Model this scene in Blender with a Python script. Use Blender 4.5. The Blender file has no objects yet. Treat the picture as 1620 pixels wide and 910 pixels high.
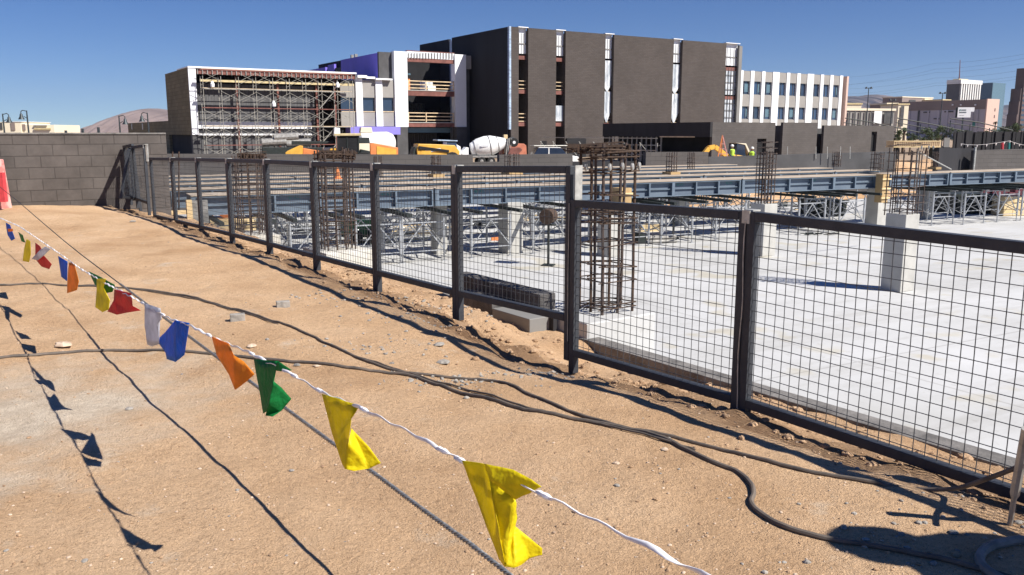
import bpy, bmesh, math, random
from mathutils import Vector, Matrix, noise
R = math.radians
random.seed(7)
SC = bpy.context.scene
COL = SC.collection

# ------------------------------------------------------------------ camera
F, CX, CY, EYE = 1350.0, 810.0, 455.0, 1.5
TH = math.atan(245.0 / F)
cam = bpy.data.cameras.new('camera'); camo = bpy.data.objects.new('camera', cam); COL.objects.link(camo)
cam.sensor_width = 36.0; cam.lens = 36.0 * F / 1620.0
cam.clip_start = 0.05; cam.clip_end = 40000
camo.location = (0, 0, EYE); camo.rotation_euler = (R(90) - TH, 0, 0)
SC.camera = camo
# ------------------------------------------------------------------ sky and sun
SUN_EL, SUN_AZ = R(45), math.atan2(0.88, -0.475)      # azimuth measured from +Y towards +X
w = bpy.data.worlds.new('World'); SC.world = w; w.use_nodes = True
nt = w.node_tree; bg = nt.nodes['Background']
sky = nt.nodes.new('ShaderNodeTexSky'); sky.sky_type = 'NISHITA'; sky.sun_disc = False
sky.sun_elevation = SUN_EL; sky.sun_rotation = SUN_AZ
sky.air_density = 1.0; sky.dust_density = 0.15; sky.ozone_density = 3.0; sky.altitude = 700
tcw = nt.nodes.new('ShaderNodeTexCoord'); vm = nt.nodes.new('ShaderNodeVectorMath'); vm.operation = 'MULTIPLY_ADD'
vm.inputs[1].default_value = (1, 1, 1.25); vm.inputs[2].default_value = (0, 0, .055)       # clean desert air: little horizon glow
nt.links.new(tcw.outputs['Generated'], vm.inputs[0]); nt.links.new(vm.outputs[0], sky.inputs['Vector'])
hsv = nt.nodes.new('ShaderNodeHueSaturation'); hsv.inputs['Hue'].default_value = .515; hsv.inputs['Saturation'].default_value = 1.3; hsv.inputs['Value'].default_value = 1.0
nt.links.new(sky.outputs[0], hsv.inputs['Color']); nt.links.new(hsv.outputs[0], bg.inputs[0]); bg.inputs[1].default_value = 0.062
sl = bpy.data.lights.new('sun', 'SUN'); sl.energy = 5.0; sl.angle = R(0.53); sl.color = (1.0, 0.95, 0.875)
so = bpy.data.objects.new('sun', sl); COL.objects.link(so)
so.rotation_euler = Vector((-0.88, 0.475, -math.tan(SUN_EL))).to_track_quat('-Z', 'Y').to_euler()
SC.view_settings.view_transform = 'Standard'; SC.view_settings.look = 'None'
SC.view_settings.exposure = 0.70; SC.view_settings.gamma = 1.0

# ------------------------------------------------------------------ geometry helpers
fwd = Vector((0, math.cos(TH), -math.sin(TH))); upv = Vector((0, math.sin(TH), math.cos(TH)))
eye = Vector((0, 0, EYE))
def ray(px, py): return fwd * F + Vector((1, 0, 0)) * (px - CX) + upv * (CY - py)
def at(px, py, Y):
    r = ray(px, py); return eye + r * (Y / r.y)
def onz(px, py, z):
    r = ray(px, py); return eye + r * ((z - EYE) / r.z)

class Grid:                       # a horizontal frame: s along u, d along v (away from the viewer), z up
    def __init__(g, o, yaw):
        g.o = Vector((o[0], o[1], 0)); g.yaw = yaw
        g.u = Vector((math.cos(yaw), math.sin(yaw), 0)); g.v = Vector((-math.sin(yaw), math.cos(yaw), 0))
    def pt(g, s, d, z): return g.o + g.u * s + g.v * d + Vector((0, 0, z))
    def hit(g, px, py, d=0.0):    # meets the vertical plane d = const -> (s, z)
        r = ray(px, py); k = (d - (eye - g.o).dot(g.v)) / r.dot(g.v); p = eye + r * k
        return (p - g.o).dot(g.u), p.z
    def hits(g, px, py, s=0.0):   # meets the vertical plane s = const -> (d, z)
        r = ray(px, py); k = (s - (eye - g.o).dot(g.u)) / r.dot(g.u); p = eye + r * k
        return (p - g.o).dot(g.v), p.z
    def loc(g, p):
        q = p - g.o; return q.dot(g.u), q.dot(g.v)
YAW = R(32)
W0 = Grid((0, 0), 0.0)

class MB:
    def __init__(m, g=None): m.v = []; m.f = []; m.g = g or W0; m.sm = False
    def add(m, vs, fs):
        n = len(m.v); m.v += [tuple(x) for x in vs]; m.f += [tuple(i + n for i in f) for f in fs]; return m
    def box(m, s0, s1, d0, d1, z0, z1):
        if s1 < s0: s0, s1 = s1, s0
        if d1 < d0: d0, d1 = d1, d0
        if z1 < z0: z0, z1 = z1, z0
        P = m.g.pt
        return m.add([P(s0,d0,z0),P(s1,d0,z0),P(s1,d1,z0),P(s0,d1,z0),P(s0,d0,z1),P(s1,d0,z1),P(s1,d1,z1),P(s0,d1,z1)],
                     [(3,2,1,0),(4,5,6,7),(0,1,5,4),(1,2,6,5),(2,3,7,6),(3,0,4,7)])
    def hexa(m, b, t):            # 4 bottom points, 4 top points, world
        return m.add(list(b) + list(t), [(3,2,1,0),(4,5,6,7),(0,1,5,4),(1,2,6,5),(2,3,7,6),(3,0,4,7)])
    def bar(m, p, q, w, h=None, up=None):
        p = Vector(p); q = Vector(q); h = w if h is None else h
        d = (q - p)
        if d.length < 1e-6: return m
        d.normalize(); u = Vector(up) if up else (Vector((0,0,1)) if abs(d.z) < .9 else Vector((1,0,0)))
        a = d.cross(u).normalized() * w / 2; b = a.cross(d).normalized() * h / 2
        c = [-a-b, a-b, a+b, -a+b]
        return m.hexa([p + x for x in c], [q + x for x in c])
    def tube(m, path, r, n=6, cap=True):
        path = [Vector(p) for p in path]; k = len(m.v); N = len(path)
        rr = r if isinstance(r, (list, tuple)) else [r] * N
        ref = None
        for i, p in enumerate(path):
            d = (path[min(i+1, N-1)] - path[max(i-1, 0)]).normalized()
            if ref is None: ref = Vector((0,0,1)) if abs(d.z) < .9 else Vector((1,0,0))
            a = d.cross(ref).normalized(); b = a.cross(d).normalized(); ref = b
            for j in range(n):
                t = 2*math.pi*j/n; m.v.append(tuple(p + a*math.cos(t)*rr[i] + b*math.sin(t)*rr[i]))
        for i in range(N-1):
            for j in range(n):
                j2 = (j+1) % n; m.f.append((k+i*n+j, k+i*n+j2, k+(i+1)*n+j2, k+(i+1)*n+j))
        if cap:
            m.f.append(tuple(k+j for j in reversed(range(n)))); m.f.append(tuple(k+(N-1)*n+j for j in range(n)))
        return m
    def lathe(m, c, axis, prof, n=12):   # prof: (distance along axis, radius)
        c = Vector(c); ax = Vector(axis).normalized()
        return m.tube_exact([c + ax*t for t, r in prof], [max(r, 1e-4) for t, r in prof], ax, n)
    def tube_exact(m, pts, rr, d, n):
        k = len(m.v); ref = Vector((0,0,1)) if abs(d.z) < .9 else Vector((1,0,0))
        a = d.cross(ref).normalized(); b = a.cross(d).normalized()
        for p, r in zip(pts, rr):
            for j in range(n):
                t = 2*math.pi*j/n; m.v.append(tuple(p + a*math.cos(t)*r + b*math.sin(t)*r))
        for i in range(len(pts)-1):
            for j in range(n):
                j2 = (j+1) % n; m.f.append((k+i*n+j, k+i*n+j2, k+(i+1)*n+j2, k+(i+1)*n+j))
        m.f.append(tuple(k+j for j in reversed(range(n)))); m.f.append(tuple(k+(len(pts)-1)*n+j for j in range(n)))
        return m
    def prism(m, poly, y0, y1):   # side outline (x, z) extruded along local y
        P = m.g.pt; n = len(poly)
        vs = [P(x, y0, z) for x, z in poly] + [P(x, y1, z) for x, z in poly]
        return m.add(vs, [tuple(range(n)), tuple(reversed(range(n, 2*n)))] + [(i, (i+1) % n + 0, (i+1) % n + n, i+n)[::-1] for i in range(n)])
    def build(m, name, material, parent=None, label=None, cat=None, group=None, kind=None, smooth=None, bevel=0, local=False):
        me = bpy.data.meshes.new(name); me.from_pydata(m.v, [], m.f); me.update()
        bm = bmesh.new(); bm.from_mesh(me); bmesh.ops.recalc_face_normals(bm, faces=bm.faces)
        if smooth or m.sm:
            for f in bm.faces: f.smooth = True
        bm.to_mesh(me); bm.free()
        if smooth or m.sm:
            try: me.set_sharp_from_angle(angle=R(40))
            except Exception: pass
        me.materials.append(material)
        o = bpy.data.objects.new(name, me); COL.objects.link(o)
        if parent is not None:
            o.parent = parent
            if not local: o.matrix_parent_inverse = PM.get(parent.name, Matrix()).inverted()
        if label: o['label'] = label
        if cat: o['category'] = cat
        if group: o['group'] = group
        if kind: o['kind'] = kind
        if bevel:
            b = o.modifiers.new('bevel', 'BEVEL'); b.width = bevel; b.segments = 2; b.limit_method = 'ANGLE'
        return o
PM = {}
KIDS = {}
def thing(name, label, cat, loc=(0,0,0), rz=0.0, group=None):
    o = bpy.data.objects.new(name, None); COL.objects.link(o); o.empty_display_size = .2
    o.location = loc; o.rotation_euler = (0, 0, rz)
    PM[o.name] = Matrix.Translation(Vector(loc)) @ Matrix.Rotation(rz, 4, 'Z')
    o['label'] = label; o['category'] = cat
    if group: o['group'] = group
    return o
def kids(o): return [c for c in COL.objects if c.parent == o]
def copy_tree(src, label=None, loc=None, rz=None, scale=None):
    def cp(o, parent):
        c = o.copy(); COL.objects.link(c)
        if parent is not None: c.parent = parent
        for k in tree[o.name]: cp(k, c)
        return c
    tree = {}
    def walk(o):
        tree[o.name] = kids(o)
        for k in tree[o.name]: walk(k)
    walk(src)
    c = cp(src, None)
    if label: c['label'] = label
    if loc is not None: c.location = loc
    if rz is not None: c.rotation_euler = (0, 0, rz)
    if scale is not None: c.scale = scale
    return c

# ------------------------------------------------------------------ materials
def _new(name):
    m = bpy.data.materials.new(name); m.use_nodes = True
    n = m.node_tree.nodes; l = m.node_tree.links; return m, n, l, n['Principled BSDF']
def mat(name, col, rough=.7, metal=0.0, var=.18, scale=3.0, bump=0.0, bscale=40.0, detail=5, spec=.4, stretch=None, col2=None, trans=0.0, lo=.35, hi=.65):
    m, n, l, b = _new(name)
    tc = n.new('ShaderNodeTexCoord'); mp = n.new('ShaderNodeMapping'); l.new(tc.outputs['Object'], mp.inputs[0])
    if stretch: mp.inputs['Scale'].default_value = stretch
    nz = n.new('ShaderNodeTexNoise'); nz.inputs['Scale'].default_value = scale; nz.inputs['Detail'].default_value = detail; nz.inputs['Roughness'].default_value = .6
    l.new(mp.outputs[0], nz.inputs['Vector'])
    cr = n.new('ShaderNodeValToRGB'); e = cr.color_ramp.elements
    e[0].position = lo; e[1].position = hi
    c2 = col2 if col2 else [min(1, c * (1 + var)) for c in col]
    c1 = col if col2 else [c * (1 - var) for c in col]
    e[0].color = (*c1, 1); e[1].color = (*c2, 1)
    l.new(nz.outputs['Fac'], cr.inputs[0]); l.new(cr.outputs[0], b.inputs['Base Color'])
    b.inputs['Roughness'].default_value = rough; b.inputs['Metallic'].default_value = metal
    b.inputs['Specular IOR Level'].default_value = spec
    if bump:
        n2 = n.new('ShaderNodeTexNoise'); n2.inputs['Scale'].default_value = bscale; n2.inputs['Detail'].default_value = 4
        l.new(mp.outputs[0], n2.inputs['Vector'])
        bp = n.new('ShaderNodeBump'); bp.inputs['Strength'].default_value = bump; bp.inputs['Distance'].default_value = .02
        l.new(n2.outputs['Fac'], bp.inputs['Height']); l.new(bp.outputs[0], b.inputs['Normal'])
    return m
def brick(name, c1, c2, mortar, bw, bh, yaw, msize=.02, rough=.9, var=.25, vs=.6, side=False, offset=.5, bumpd=.01, dirt=None):
    m, n, l, b = _new(name)
    tc = n.new('ShaderNodeTexCoord'); sp = n.new('ShaderNodeSeparateXYZ'); l.new(tc.outputs['Object'], sp.inputs[0])
    a = math.cos(yaw), math.sin(yaw)
    def mul(o, k):
        x = n.new('ShaderNodeMath'); x.operation = 'MULTIPLY'; l.new(o, x.inputs[0]); x.inputs[1].default_value = k; return x.outputs[0]
    ad = n.new('ShaderNodeMath'); l.new(mul(sp.outputs[0], a[0]), ad.inputs[0]); l.new(mul(sp.outputs[1], a[1]), ad.inputs[1])
    cb = n.new('ShaderNodeCombineXYZ'); l.new(ad.outputs[0], cb.inputs[0]); l.new(sp.outputs[2], cb.inputs[1])
    br = n.new('ShaderNodeTexBrick'); l.new(cb.outputs[0], br.inputs['Vector'])
    br.inputs['Scale'].default_value = 1; br.inputs['Brick Width'].default_value = bw; br.inputs['Row Height'].default_value = bh
    br.inputs['Mortar Size'].default_value = msize; br.inputs['Mortar Smooth'].default_value = .3; br.offset = offset
    br.inputs['Color1'].default_value = (*c1, 1); br.inputs['Color2'].default_value = (*c2, 1); br.inputs['Mortar'].default_value = (*mortar, 1)
    nz = n.new('ShaderNodeTexNoise'); nz.inputs['Scale'].default_value = vs; nz.inputs['Detail'].default_value = 8; nz.inputs['Roughness'].default_value = .7
    l.new(tc.outputs['Object'], nz.inputs['Vector'])
    mr = n.new('ShaderNodeMapRange'); mr.inputs[1].default_value = .3; mr.inputs[2].default_value = .7; mr.inputs[3].default_value = 1 - var; mr.inputs[4].default_value = 1 + var
    l.new(nz.outputs['Fac'], mr.inputs[0])
    mx = n.new('ShaderNodeVectorMath'); mx.operation = 'SCALE'; l.new(br.outputs['Color'], mx.inputs[0]); l.new(mr.outputs[0], mx.inputs['Scale'])
    l.new(mx.outputs[0], b.inputs['Base Color']); b.inputs['Roughness'].default_value = rough
    b.inputs['Specular IOR Level'].default_value = .2
    bp = n.new('ShaderNodeBump'); bp.inputs['Strength'].default_value = .6; bp.inputs['Distance'].default_value = bumpd; bp.invert = True
    l.new(br.outputs['Fac'], bp.inputs['Height']); l.new(bp.outputs[0], b.inputs['Normal'])
    return m
def glass(name, col, rough=.08):
    m = mat(name, col, rough, 0, .1, .8, spec=.9); return m
def cloth(name, col, tr=.45):
    m, n, l, b = _new(name)
    tc = n.new('ShaderNodeTexCoord'); nz = n.new('ShaderNodeTexNoise'); nz.inputs['Scale'].default_value = 18; nz.inputs['Detail'].default_value = 3
    l.new(tc.outputs['Object'], nz.inputs['Vector'])
    cr = n.new('ShaderNodeValToRGB'); cr.color_ramp.elements[0].position = .3; cr.color_ramp.elements[1].position = .7
    cr.color_ramp.elements[0].color = (*[c * .85 for c in col], 1); cr.color_ramp.elements[1].color = (*[min(1, c * 1.08) for c in col], 1)
    l.new(nz.outputs['Fac'], cr.inputs[0]); l.new(cr.outputs[0], b.inputs['Base Color']); b.inputs['Roughness'].default_value = .5; b.inputs['Specular IOR Level'].default_value = .2
    t = n.new('ShaderNodeBsdfTranslucent'); l.new(cr.outputs[0], t.inputs[0])
    mx = n.new('ShaderNodeMixShader'); mx.inputs[0].default_value = tr
    l.new(b.outputs[0], mx.inputs[1]); l.new(t.outputs[0], mx.inputs[2]); l.new(mx.outputs[0], n['Material Output'].inputs[0])
    bp = n.new('ShaderNodeBump'); bp.inputs['Strength'].default_value = .45; bp.inputs['Distance'].default_value = .012
    nz2 = n.new('ShaderNodeTexNoise'); nz2.inputs['Scale'].default_value = 55; l.new(tc.outputs['Object'], nz2.inputs['Vector'])
    l.new(nz2.outputs['Fac'], bp.inputs['Height']); l.new(bp.outputs[0], b.inputs['Normal'])
    return m

def dirt_mat():
    m, n, l, b = _new('dirt')
    tc = n.new('ShaderNodeTexCoord')
    def nz(sc, det=6, ro=.6):
        x = n.new('ShaderNodeTexNoise'); x.inputs['Scale'].default_value = sc; x.inputs['Detail'].default_value = det; x.inputs['Roughness'].default_value = ro
        l.new(tc.outputs['Object'], x.inputs['Vector']); return x.outputs['Fac']
    def ramp(f, stops):
        c = n.new('ShaderNodeValToRGB'); e = c.color_ramp.elements
        while len(e) < len(stops): e.new(.5)
        for k, (p, col) in enumerate(stops): e[k].position = p; e[k].color = (*col, 1)
        l.new(f, c.inputs[0]); return c.outputs[0]
    def mix(f, a, c, typ='MIX'):
        x = n.new('ShaderNodeMix'); x.data_type = 'RGBA'; x.blend_type = typ
        if isinstance(f, float): x.inputs[0].default_value = f
        else: l.new(f, x.inputs[0])
        l.new(a, x.inputs[6]); l.new(c, x.inputs[7]); return x.outputs[2]
    base = ramp(nz(.9, 8, .62), [(.26, (.44, .27, .145)), (.5, (.575, .382, .226)), (.74, (.68, .48, .305))])
    fine = ramp(nz(38, 5, .7), [(.30, (.76, .74, .72)), (.46, (1, 1, 1)), (.7, (1.12, 1.12, 1.12))])
    c = mix(1.0, base, fine, 'MULTIPLY')
    grains = ramp(nz(150, 2, .5), [(.33, (.66, .62, .58)), (.42, (1, 1, 1)), (.66, (1, 1, 1)), (.74, (1.35, 1.38, 1.4))])
    c = mix(1.0, c, grains, 'MULTIPLY')
    # pale dried-slurry patch where concrete was washed out, lower left
    sp = n.new('ShaderNodeSeparateXYZ'); l.new(tc.outputs['Object'], sp.inputs[0])
    def dist(cx, cy, r0, r1):
        v = n.new('ShaderNodeVectorMath'); v.operation = 'DISTANCE'; l.new(tc.outputs['Object'], v.inputs[0]); v.inputs[1].default_value = (cx, cy, 0)
        a = n.new('ShaderNodeMath'); a.operation = 'MULTIPLY_ADD'; l.new(nz(1.7, 5, .7), a.inputs[0]); a.inputs[1].default_value = 2.6; l.new(v.outputs['Value'], a.inputs[2])
        mr = n.new('ShaderNodeMapRange'); mr.inputs[1].default_value = r0 + 1.3; mr.inputs[2].default_value = r1 + 1.3; mr.inputs[3].default_value = .9; mr.inputs[4].default_value = 0
        l.new(a.outputs[0], mr.inputs[0]); return mr.outputs[0]
    grey = ramp(nz(9, 6, .7), [(.3, (.50, .41, .31)), (.7, (.72, .62, .49))])
    grey = mix(1.0, grey, grains, 'MULTIPLY')
    c = mix(dist(-2.6, 4.4, .2, 1.2), c, grey)
    c = mix(dist(-3.2, 3.2, .1, 1.3), c, grey)
    sm = ramp(nz(2.3, 7, .7), [(.60, (0, 0, 0)), (.70, (.55, .55, .55))])
    c = mix(sm, c, grey)
    # rail and undercut shade painted into the disturbed soil along the fence line
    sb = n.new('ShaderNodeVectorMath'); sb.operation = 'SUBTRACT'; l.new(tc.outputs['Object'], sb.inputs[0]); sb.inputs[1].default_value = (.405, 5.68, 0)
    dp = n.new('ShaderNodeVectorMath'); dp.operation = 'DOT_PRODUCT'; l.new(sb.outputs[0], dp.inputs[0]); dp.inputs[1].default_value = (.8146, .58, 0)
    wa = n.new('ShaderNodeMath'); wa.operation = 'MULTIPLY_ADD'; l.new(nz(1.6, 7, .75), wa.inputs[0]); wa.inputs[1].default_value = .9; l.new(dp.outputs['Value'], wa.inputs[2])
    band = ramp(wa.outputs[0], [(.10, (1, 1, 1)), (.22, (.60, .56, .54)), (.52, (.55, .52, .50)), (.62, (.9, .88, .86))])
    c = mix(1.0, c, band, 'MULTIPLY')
    l.new(c, b.inputs['Base Color']); b.inputs['Roughness'].default_value = .95; b.inputs['Specular IOR Level'].default_value = .15
    ad0 = n.new('ShaderNodeMath'); ad0.operation = 'MULTIPLY_ADD'; l.new(nz(7, 8, .7), ad0.inputs[0]); ad0.inputs[1].default_value = 1.6; l.new(nz(30, 7, .75), ad0.inputs[2])
    ad = n.new('ShaderNodeMath'); l.new(ad0.outputs[0], ad.inputs[0]); ad.operation = 'ADD'
    m2 = n.new('ShaderNodeMath'); m2.operation = 'MULTIPLY'; l.new(nz(120, 4, .7), m2.inputs[0]); m2.inputs[1].default_value = .45; l.new(m2.outputs[0], ad.inputs[1])
    bp = n.new('ShaderNodeBump'); bp.inputs['Strength'].default_value = .9; bp.inputs['Distance'].default_value = .022
    l.new(ad.outputs[0], bp.inputs['Height']); l.new(bp.outputs[0], b.inputs['Normal'])
    return m

def slab_mat():
    m, n, l, b = _new('slab_concrete')
    tc = n.new('ShaderNodeTexCoord'); mp = n.new('ShaderNodeMapping'); mp.inputs['Rotation'].default_value = (0, 0, -YAW + .05); l.new(tc.outputs['Object'], mp.inputs[0])
    def nz(sc, det, ro, src=None, st=None):
        x = n.new('ShaderNodeTexNoise'); x.inputs['Scale'].default_value = sc; x.inputs['Detail'].default_value = det; x.inputs['Roughness'].default_value = ro
        if st: q = n.new('ShaderNodeMapping'); q.inputs['Scale'].default_value = st; l.new(mp.outputs[0], q.inputs[0]); l.new(q.outputs[0], x.inputs['Vector'])
        else: l.new(mp.outputs[0], x.inputs['Vector'])
        return x.outputs['Fac']
    def ramp(f, stops):
        c = n.new('ShaderNodeValToRGB'); e = c.color_ramp.elements
        while len(e) < len(stops): e.new(.5)
        for k, (p, col) in enumerate(stops): e[k].position = p; e[k].color = (*col, 1)
        l.new(f, c.inputs[0]); return c.outputs[0]
    def mul(a, c):
        x = n.new('ShaderNodeMix'); x.data_type = 'RGBA'; x.blend_type = 'MULTIPLY'; x.inputs[0].default_value = 1; l.new(a, x.inputs[6]); l.new(c, x.inputs[7]); return x.outputs[2]
    c = ramp(nz(.28, 7, .6), [(.3, (.39, .385, .365)), (.5, (.475, .475, .465)), (.7, (.53, .53, .525))])
    c = mul(c, ramp(nz(1.0, 8, .7, st=(.25, 1.6, 1)), [(.32, (.86, .85, .83)), (.5, (1, 1, 1)), (.75, (1.05, 1.05, 1.05))]))
    c = mul(c, ramp(nz(5, 8, .75), [(.30, (.80, .79, .77)), (.42, (1, 1, 1)), (1, (1, 1, 1))]))
    c = mul(c, ramp(nz(.9, 3, .5), [(.60, (1, 1, 1)), (.68, (.93, .88, .76)), (.8, (.88, .82, .70))]))
    br = n.new('ShaderNodeTexBrick'); l.new(mp.outputs[0], br.inputs['Vector']); br.inputs['Scale'].default_value = 1; br.inputs['Brick Width'].default_value = 10.3; br.inputs['Row Height'].default_value = 8.1
    br.inputs['Mortar Size'].default_value = .022; br.offset = 0; br.inputs['Color1'].default_value = (1, 1, 1, 1); br.inputs['Color2'].default_value = (.965, .965, .965, 1); br.inputs['Mortar'].default_value = (.80, .79, .78, 1)
    c = mul(c, br.outputs['Color'])
    l.new(c, b.inputs['Base Color']); b.inputs['Roughness'].default_value = .7; b.inputs['Specular IOR Level'].default_value = .25
    bp = n.new('ShaderNodeBump'); bp.inputs['Strength'].default_value = .15; bp.inputs['Distance'].default_value = .02; l.new(nz(9, 5, .7), bp.inputs['Height']); l.new(bp.outputs[0], b.inputs['Normal'])
    return m
M = {}
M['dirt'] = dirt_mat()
M['farground'] = mat('far_soil', (.30, .22, .15), .95, var=.2, scale=.01)
M['slab'] = slab_mat()
M['conc'] = mat('pale_concrete', (.40, .39, .36), .8, var=.12, scale=2.2, bump=.2)
M['conc_y'] = mat('stained_concrete', (.46, .42, .34), .85, scale=3, col2=(.62, .60, .55), bump=.2)
M['cmu'] = brick('block_wall', (.092, .081, .074), (.108, .095, .087), (.068, .060, .055), .43, .213, YAW, .009, vs=1.3, var=.34, bumpd=.012)
M['cmu2'] = mat('dark_block', (.085, .08, .078), .9, var=.3, scale=6, bump=.5, bscale=60)
M['wallcap'] = mat('wall_top', (.16, .15, .14), .9, var=.35, scale=5, bump=.4, bscale=40)
M['sideblack'] = mat('side_cladding_with_shade', (.013, .013, .016), .8, var=.25, scale=.5, stretch=(1, 1, .2))  # the left side's shade is put into this near-black colour
M['brickd'] = brick('dark_brick', (.076, .064, .058), (.088, .075, .068), (.068, .058, .053), .6, .2, YAW, .02, vs=.25, var=.13)
M['brickside'] = brick('dark_brick_side', (.082, .073, .068), (.094, .083, .077), (.074, .067, .062), .6, .2, YAW + R(90), .02, vs=.25, var=.13)
M['brickt'] = brick('taupe_brick_side', (.185, .155, .092), (.22, .185, .112), (.145, .122, .075), 1.2, .4, YAW + R(90), .03, vs=.4, var=.2)
M['bricklow'] = brick('grey_block_low', (.092, .083, .078), (.102, .092, .087), (.080, .073, .069), .6, .2, YAW, .012, vs=.5, var=.14)
M['steel'] = mat('fence_steel', (.036, .040, .048), .55, .15, scale=9, col2=(.054, .058, .066), detail=8, bump=.12, bscale=80, lo=.4, hi=.75)
M['wire'] = mat('wire_steel', (.085, .09, .098), .5, .4, .3, 9)
M['scaf'] = mat('scaffold_tube', (.30, .285, .25), .6, .3, .3, 6)
M['galv'] = mat('galvanised', (.45, .44, .40), .5, .5, .25, 14)
M['alu'] = mat('shoring_aluminium', (.42, .43, .44), .45, .6, .2, 5)
M['rust'] = mat('rusty_rebar', (.048, .032, .025), .85, .2, scale=18, col2=(.095, .060, .040))
M['darkbar'] = mat('dark_rebar', (.055, .045, .042), .7, .4, scale=14, col2=(.12, .085, .07))
M['blue'] = mat('blue_girder', (.105, .135, .175), .6, .1, scale=1.5, col2=(.145, .18, .22))
M['bluerib'] = mat('blue_rib', (.13, .17, .215), .6, .1, .15, 2)
M['ply'] = mat('plywood_top', (.33, .265, .20), .8, scale=1.2, col2=(.45, .375, .29))
M['plyy'] = mat('yellow_formply', (.36, .24, .11), .75, scale=2, col2=(.45, .32, .16))
M['timber'] = mat('lumber', (.62, .46, .24), .75, scale=3, col2=(.72, .56, .32))
M['ledger'] = mat('dark_ledger', (.018, .024, .022), .6, var=.3, scale=4)
M['white'] = mat('white_panel', (.80, .81, .82), .5, var=.04, scale=.5)
M['whitec'] = mat('white_corrugated', (.78, .80, .82), .45, .1, .08, 1, stretch=(1, 1, .1))
M['greyp'] = mat('grey_panel', (.20, .195, .185), .7, var=.08, scale=.6)
M['greyp2'] = mat('grey_spandrel', (.29, .275, .255), .7, var=.07, scale=.6)
M['greyd'] = mat('dark_grey_wall', (.075, .074, .076), .8, var=.2, scale=.8)
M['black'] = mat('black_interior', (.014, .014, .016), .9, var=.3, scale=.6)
M['blackwrap'] = mat('black_membrane', (.022, .021, .024), .75, var=.3, scale=.7, stretch=(1, 1, .3))
M['glassd'] = glass('dark_glass', (.022, .035, .065))
M['glassb'] = glass('blue_glass', (.035, .065, .125), .15)
M['glasst'] = glass('teal_glass', (.10, .17, .21), .2)
M['purple'] = mat('purple_membrane', (.20, .15, .66), .6, var=.1, scale=.5, stretch=(1, 1, .3))
M['lilac'] = mat('lilac_panel', (.23, .20, .62), .6, var=.06, scale=.5)
M['rusty'] = mat('red_primer_steel', (.19, .075, .06), .75, var=.25, scale=1.5)
M['studs'] = mat('stud_wall', (.05, .05, .052), .8, scale=3, col2=(.13, .13, .135), stretch=(6, 6, .15))
M['rail'] = mat('timber_rail', (.62, .47, .30), .8, var=.2, scale=2)
M['plastic'] = mat('plastic_sheet', (.34, .38, .42), .35, scale=2.5, col2=(.66, .68, .70), stretch=(1, 1, .25), lo=.4, hi=.6)
M['edge'] = mat('blue_white_edge', (.35, .45, .58), .6, var=.3, scale=1.5, stretch=(1, 1, 3))
M['yellow'] = mat('machine_yellow', (.68, .38, .06), .45, var=.12, scale=1.5)
M['orange'] = mat('machine_orange', (.66, .22, .07), .5, var=.15, scale=2)
M['salmon'] = mat('faded_orange', (.48, .17, .10), .6, var=.15, scale=2)
M['tyre'] = mat('rubber', (.02, .02, .02), .9, var=.3, scale=8)
M['drum'] = mat('mixer_drum_white', (.66, .67, .66), .45, scale=1.1, col2=(.80, .80, .79), lo=.4, hi=.55)
M['chrome'] = mat('dull_metal', (.30, .29, .27), .5, .5, .3, 5)
M['carwhite'] = mat('car_white', (.72, .72, .70), .3, var=.05, scale=2)
M['tan'] = mat('tan_roof', (.55, .45, .25), .7, var=.15, scale=2)
M['hiviz'] = mat('hi_vis_lime', (.50, .75, .08), .6, var=.1, scale=6)
M['jeans'] = mat('work_trousers', (.07, .08, .12), .9, var=.2, scale=9)
M['skin'] = mat('skin', (.38, .22, .15), .6, var=.08, scale=5)
M['hat'] = mat('hard_hat_white', (.75, .75, .7), .4, var=.03, scale=3)
M['cable'] = mat('ground_cable', (.075, .066, .058), .75, scale=12, col2=(.15, .12, .095))
M['hose'] = mat('grey_hose', (.20, .185, .165), .7, var=.25, scale=16)
M['rope'] = mat('white_rope', (.72, .71, .72), .6, scale=40, col2=(.88, .87, .88))
M['wirecore'] = mat('wire_core', (.03, .03, .032), .7)
M['wirerope'] = mat('wire_rope', (.27, .27, .265), .45, .6, .3, 60)
M['stone'] = mat('pebble', (.34, .24, .165), .9, scale=22, col2=(.60, .47, .35))
M['stoneg'] = mat('grey_stone', (.20, .185, .165), .9, scale=16, col2=(.36, .33, .29), bump=.4)
M['clod'] = mat('dirt_clod', (.30, .19, .11), .95, scale=12, col2=(.46, .31, .19), bump=.8, bscale=60)
M['pink'] = mat('faded_red_plastic', (.55, .20, .18), .6, scale=6, col2=(.66, .42, .38), lo=.45, hi=.6)
M['red'] = mat('red_stain', (.58, .06, .07), .5, var=.15, scale=8)
M['steelpost'] = mat('lamp_steel', (.05, .06, .065), .5, .4, .2, 4)
M['leaf'] = mat('foliage', (.035, .055, .02), .8, scale=.8, col2=(.085, .11, .04), lo=.4, hi=.6)
M['leafd'] = mat('foliage_dark', (.03, .045, .022), .85, scale=.8, col2=(.06, .08, .035))
M['trunk'] = mat('bark', (.14, .10, .07), .9, var=.3, scale=6)
M['rockmt'] = mat('mountain_rock', (.13, .095, .085), .95, scale=.004, col2=(.22, .165, .15), detail=10)
M['pinkwall'] = mat('pink_stucco', (.58, .41, .34), .85, var=.06, scale=.05)
M['lavwall'] = mat('lavender_panel', (.46, .44, .48), .8, var=.1, scale=.05)
M['brownroof'] = mat('brown_band', (.24, .19, .17), .85, var=.12, scale=.05)
M['cream'] = mat('cream_wall', (.74, .66, .50), .85, var=.06, scale=.1)
M['towerw'] = mat('tower_white', (.74, .73, .70), .7, var=.05, scale=.05)
M['towerd'] = mat('tower_dark', (.10, .095, .10), .7, var=.15, scale=.1)
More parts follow.
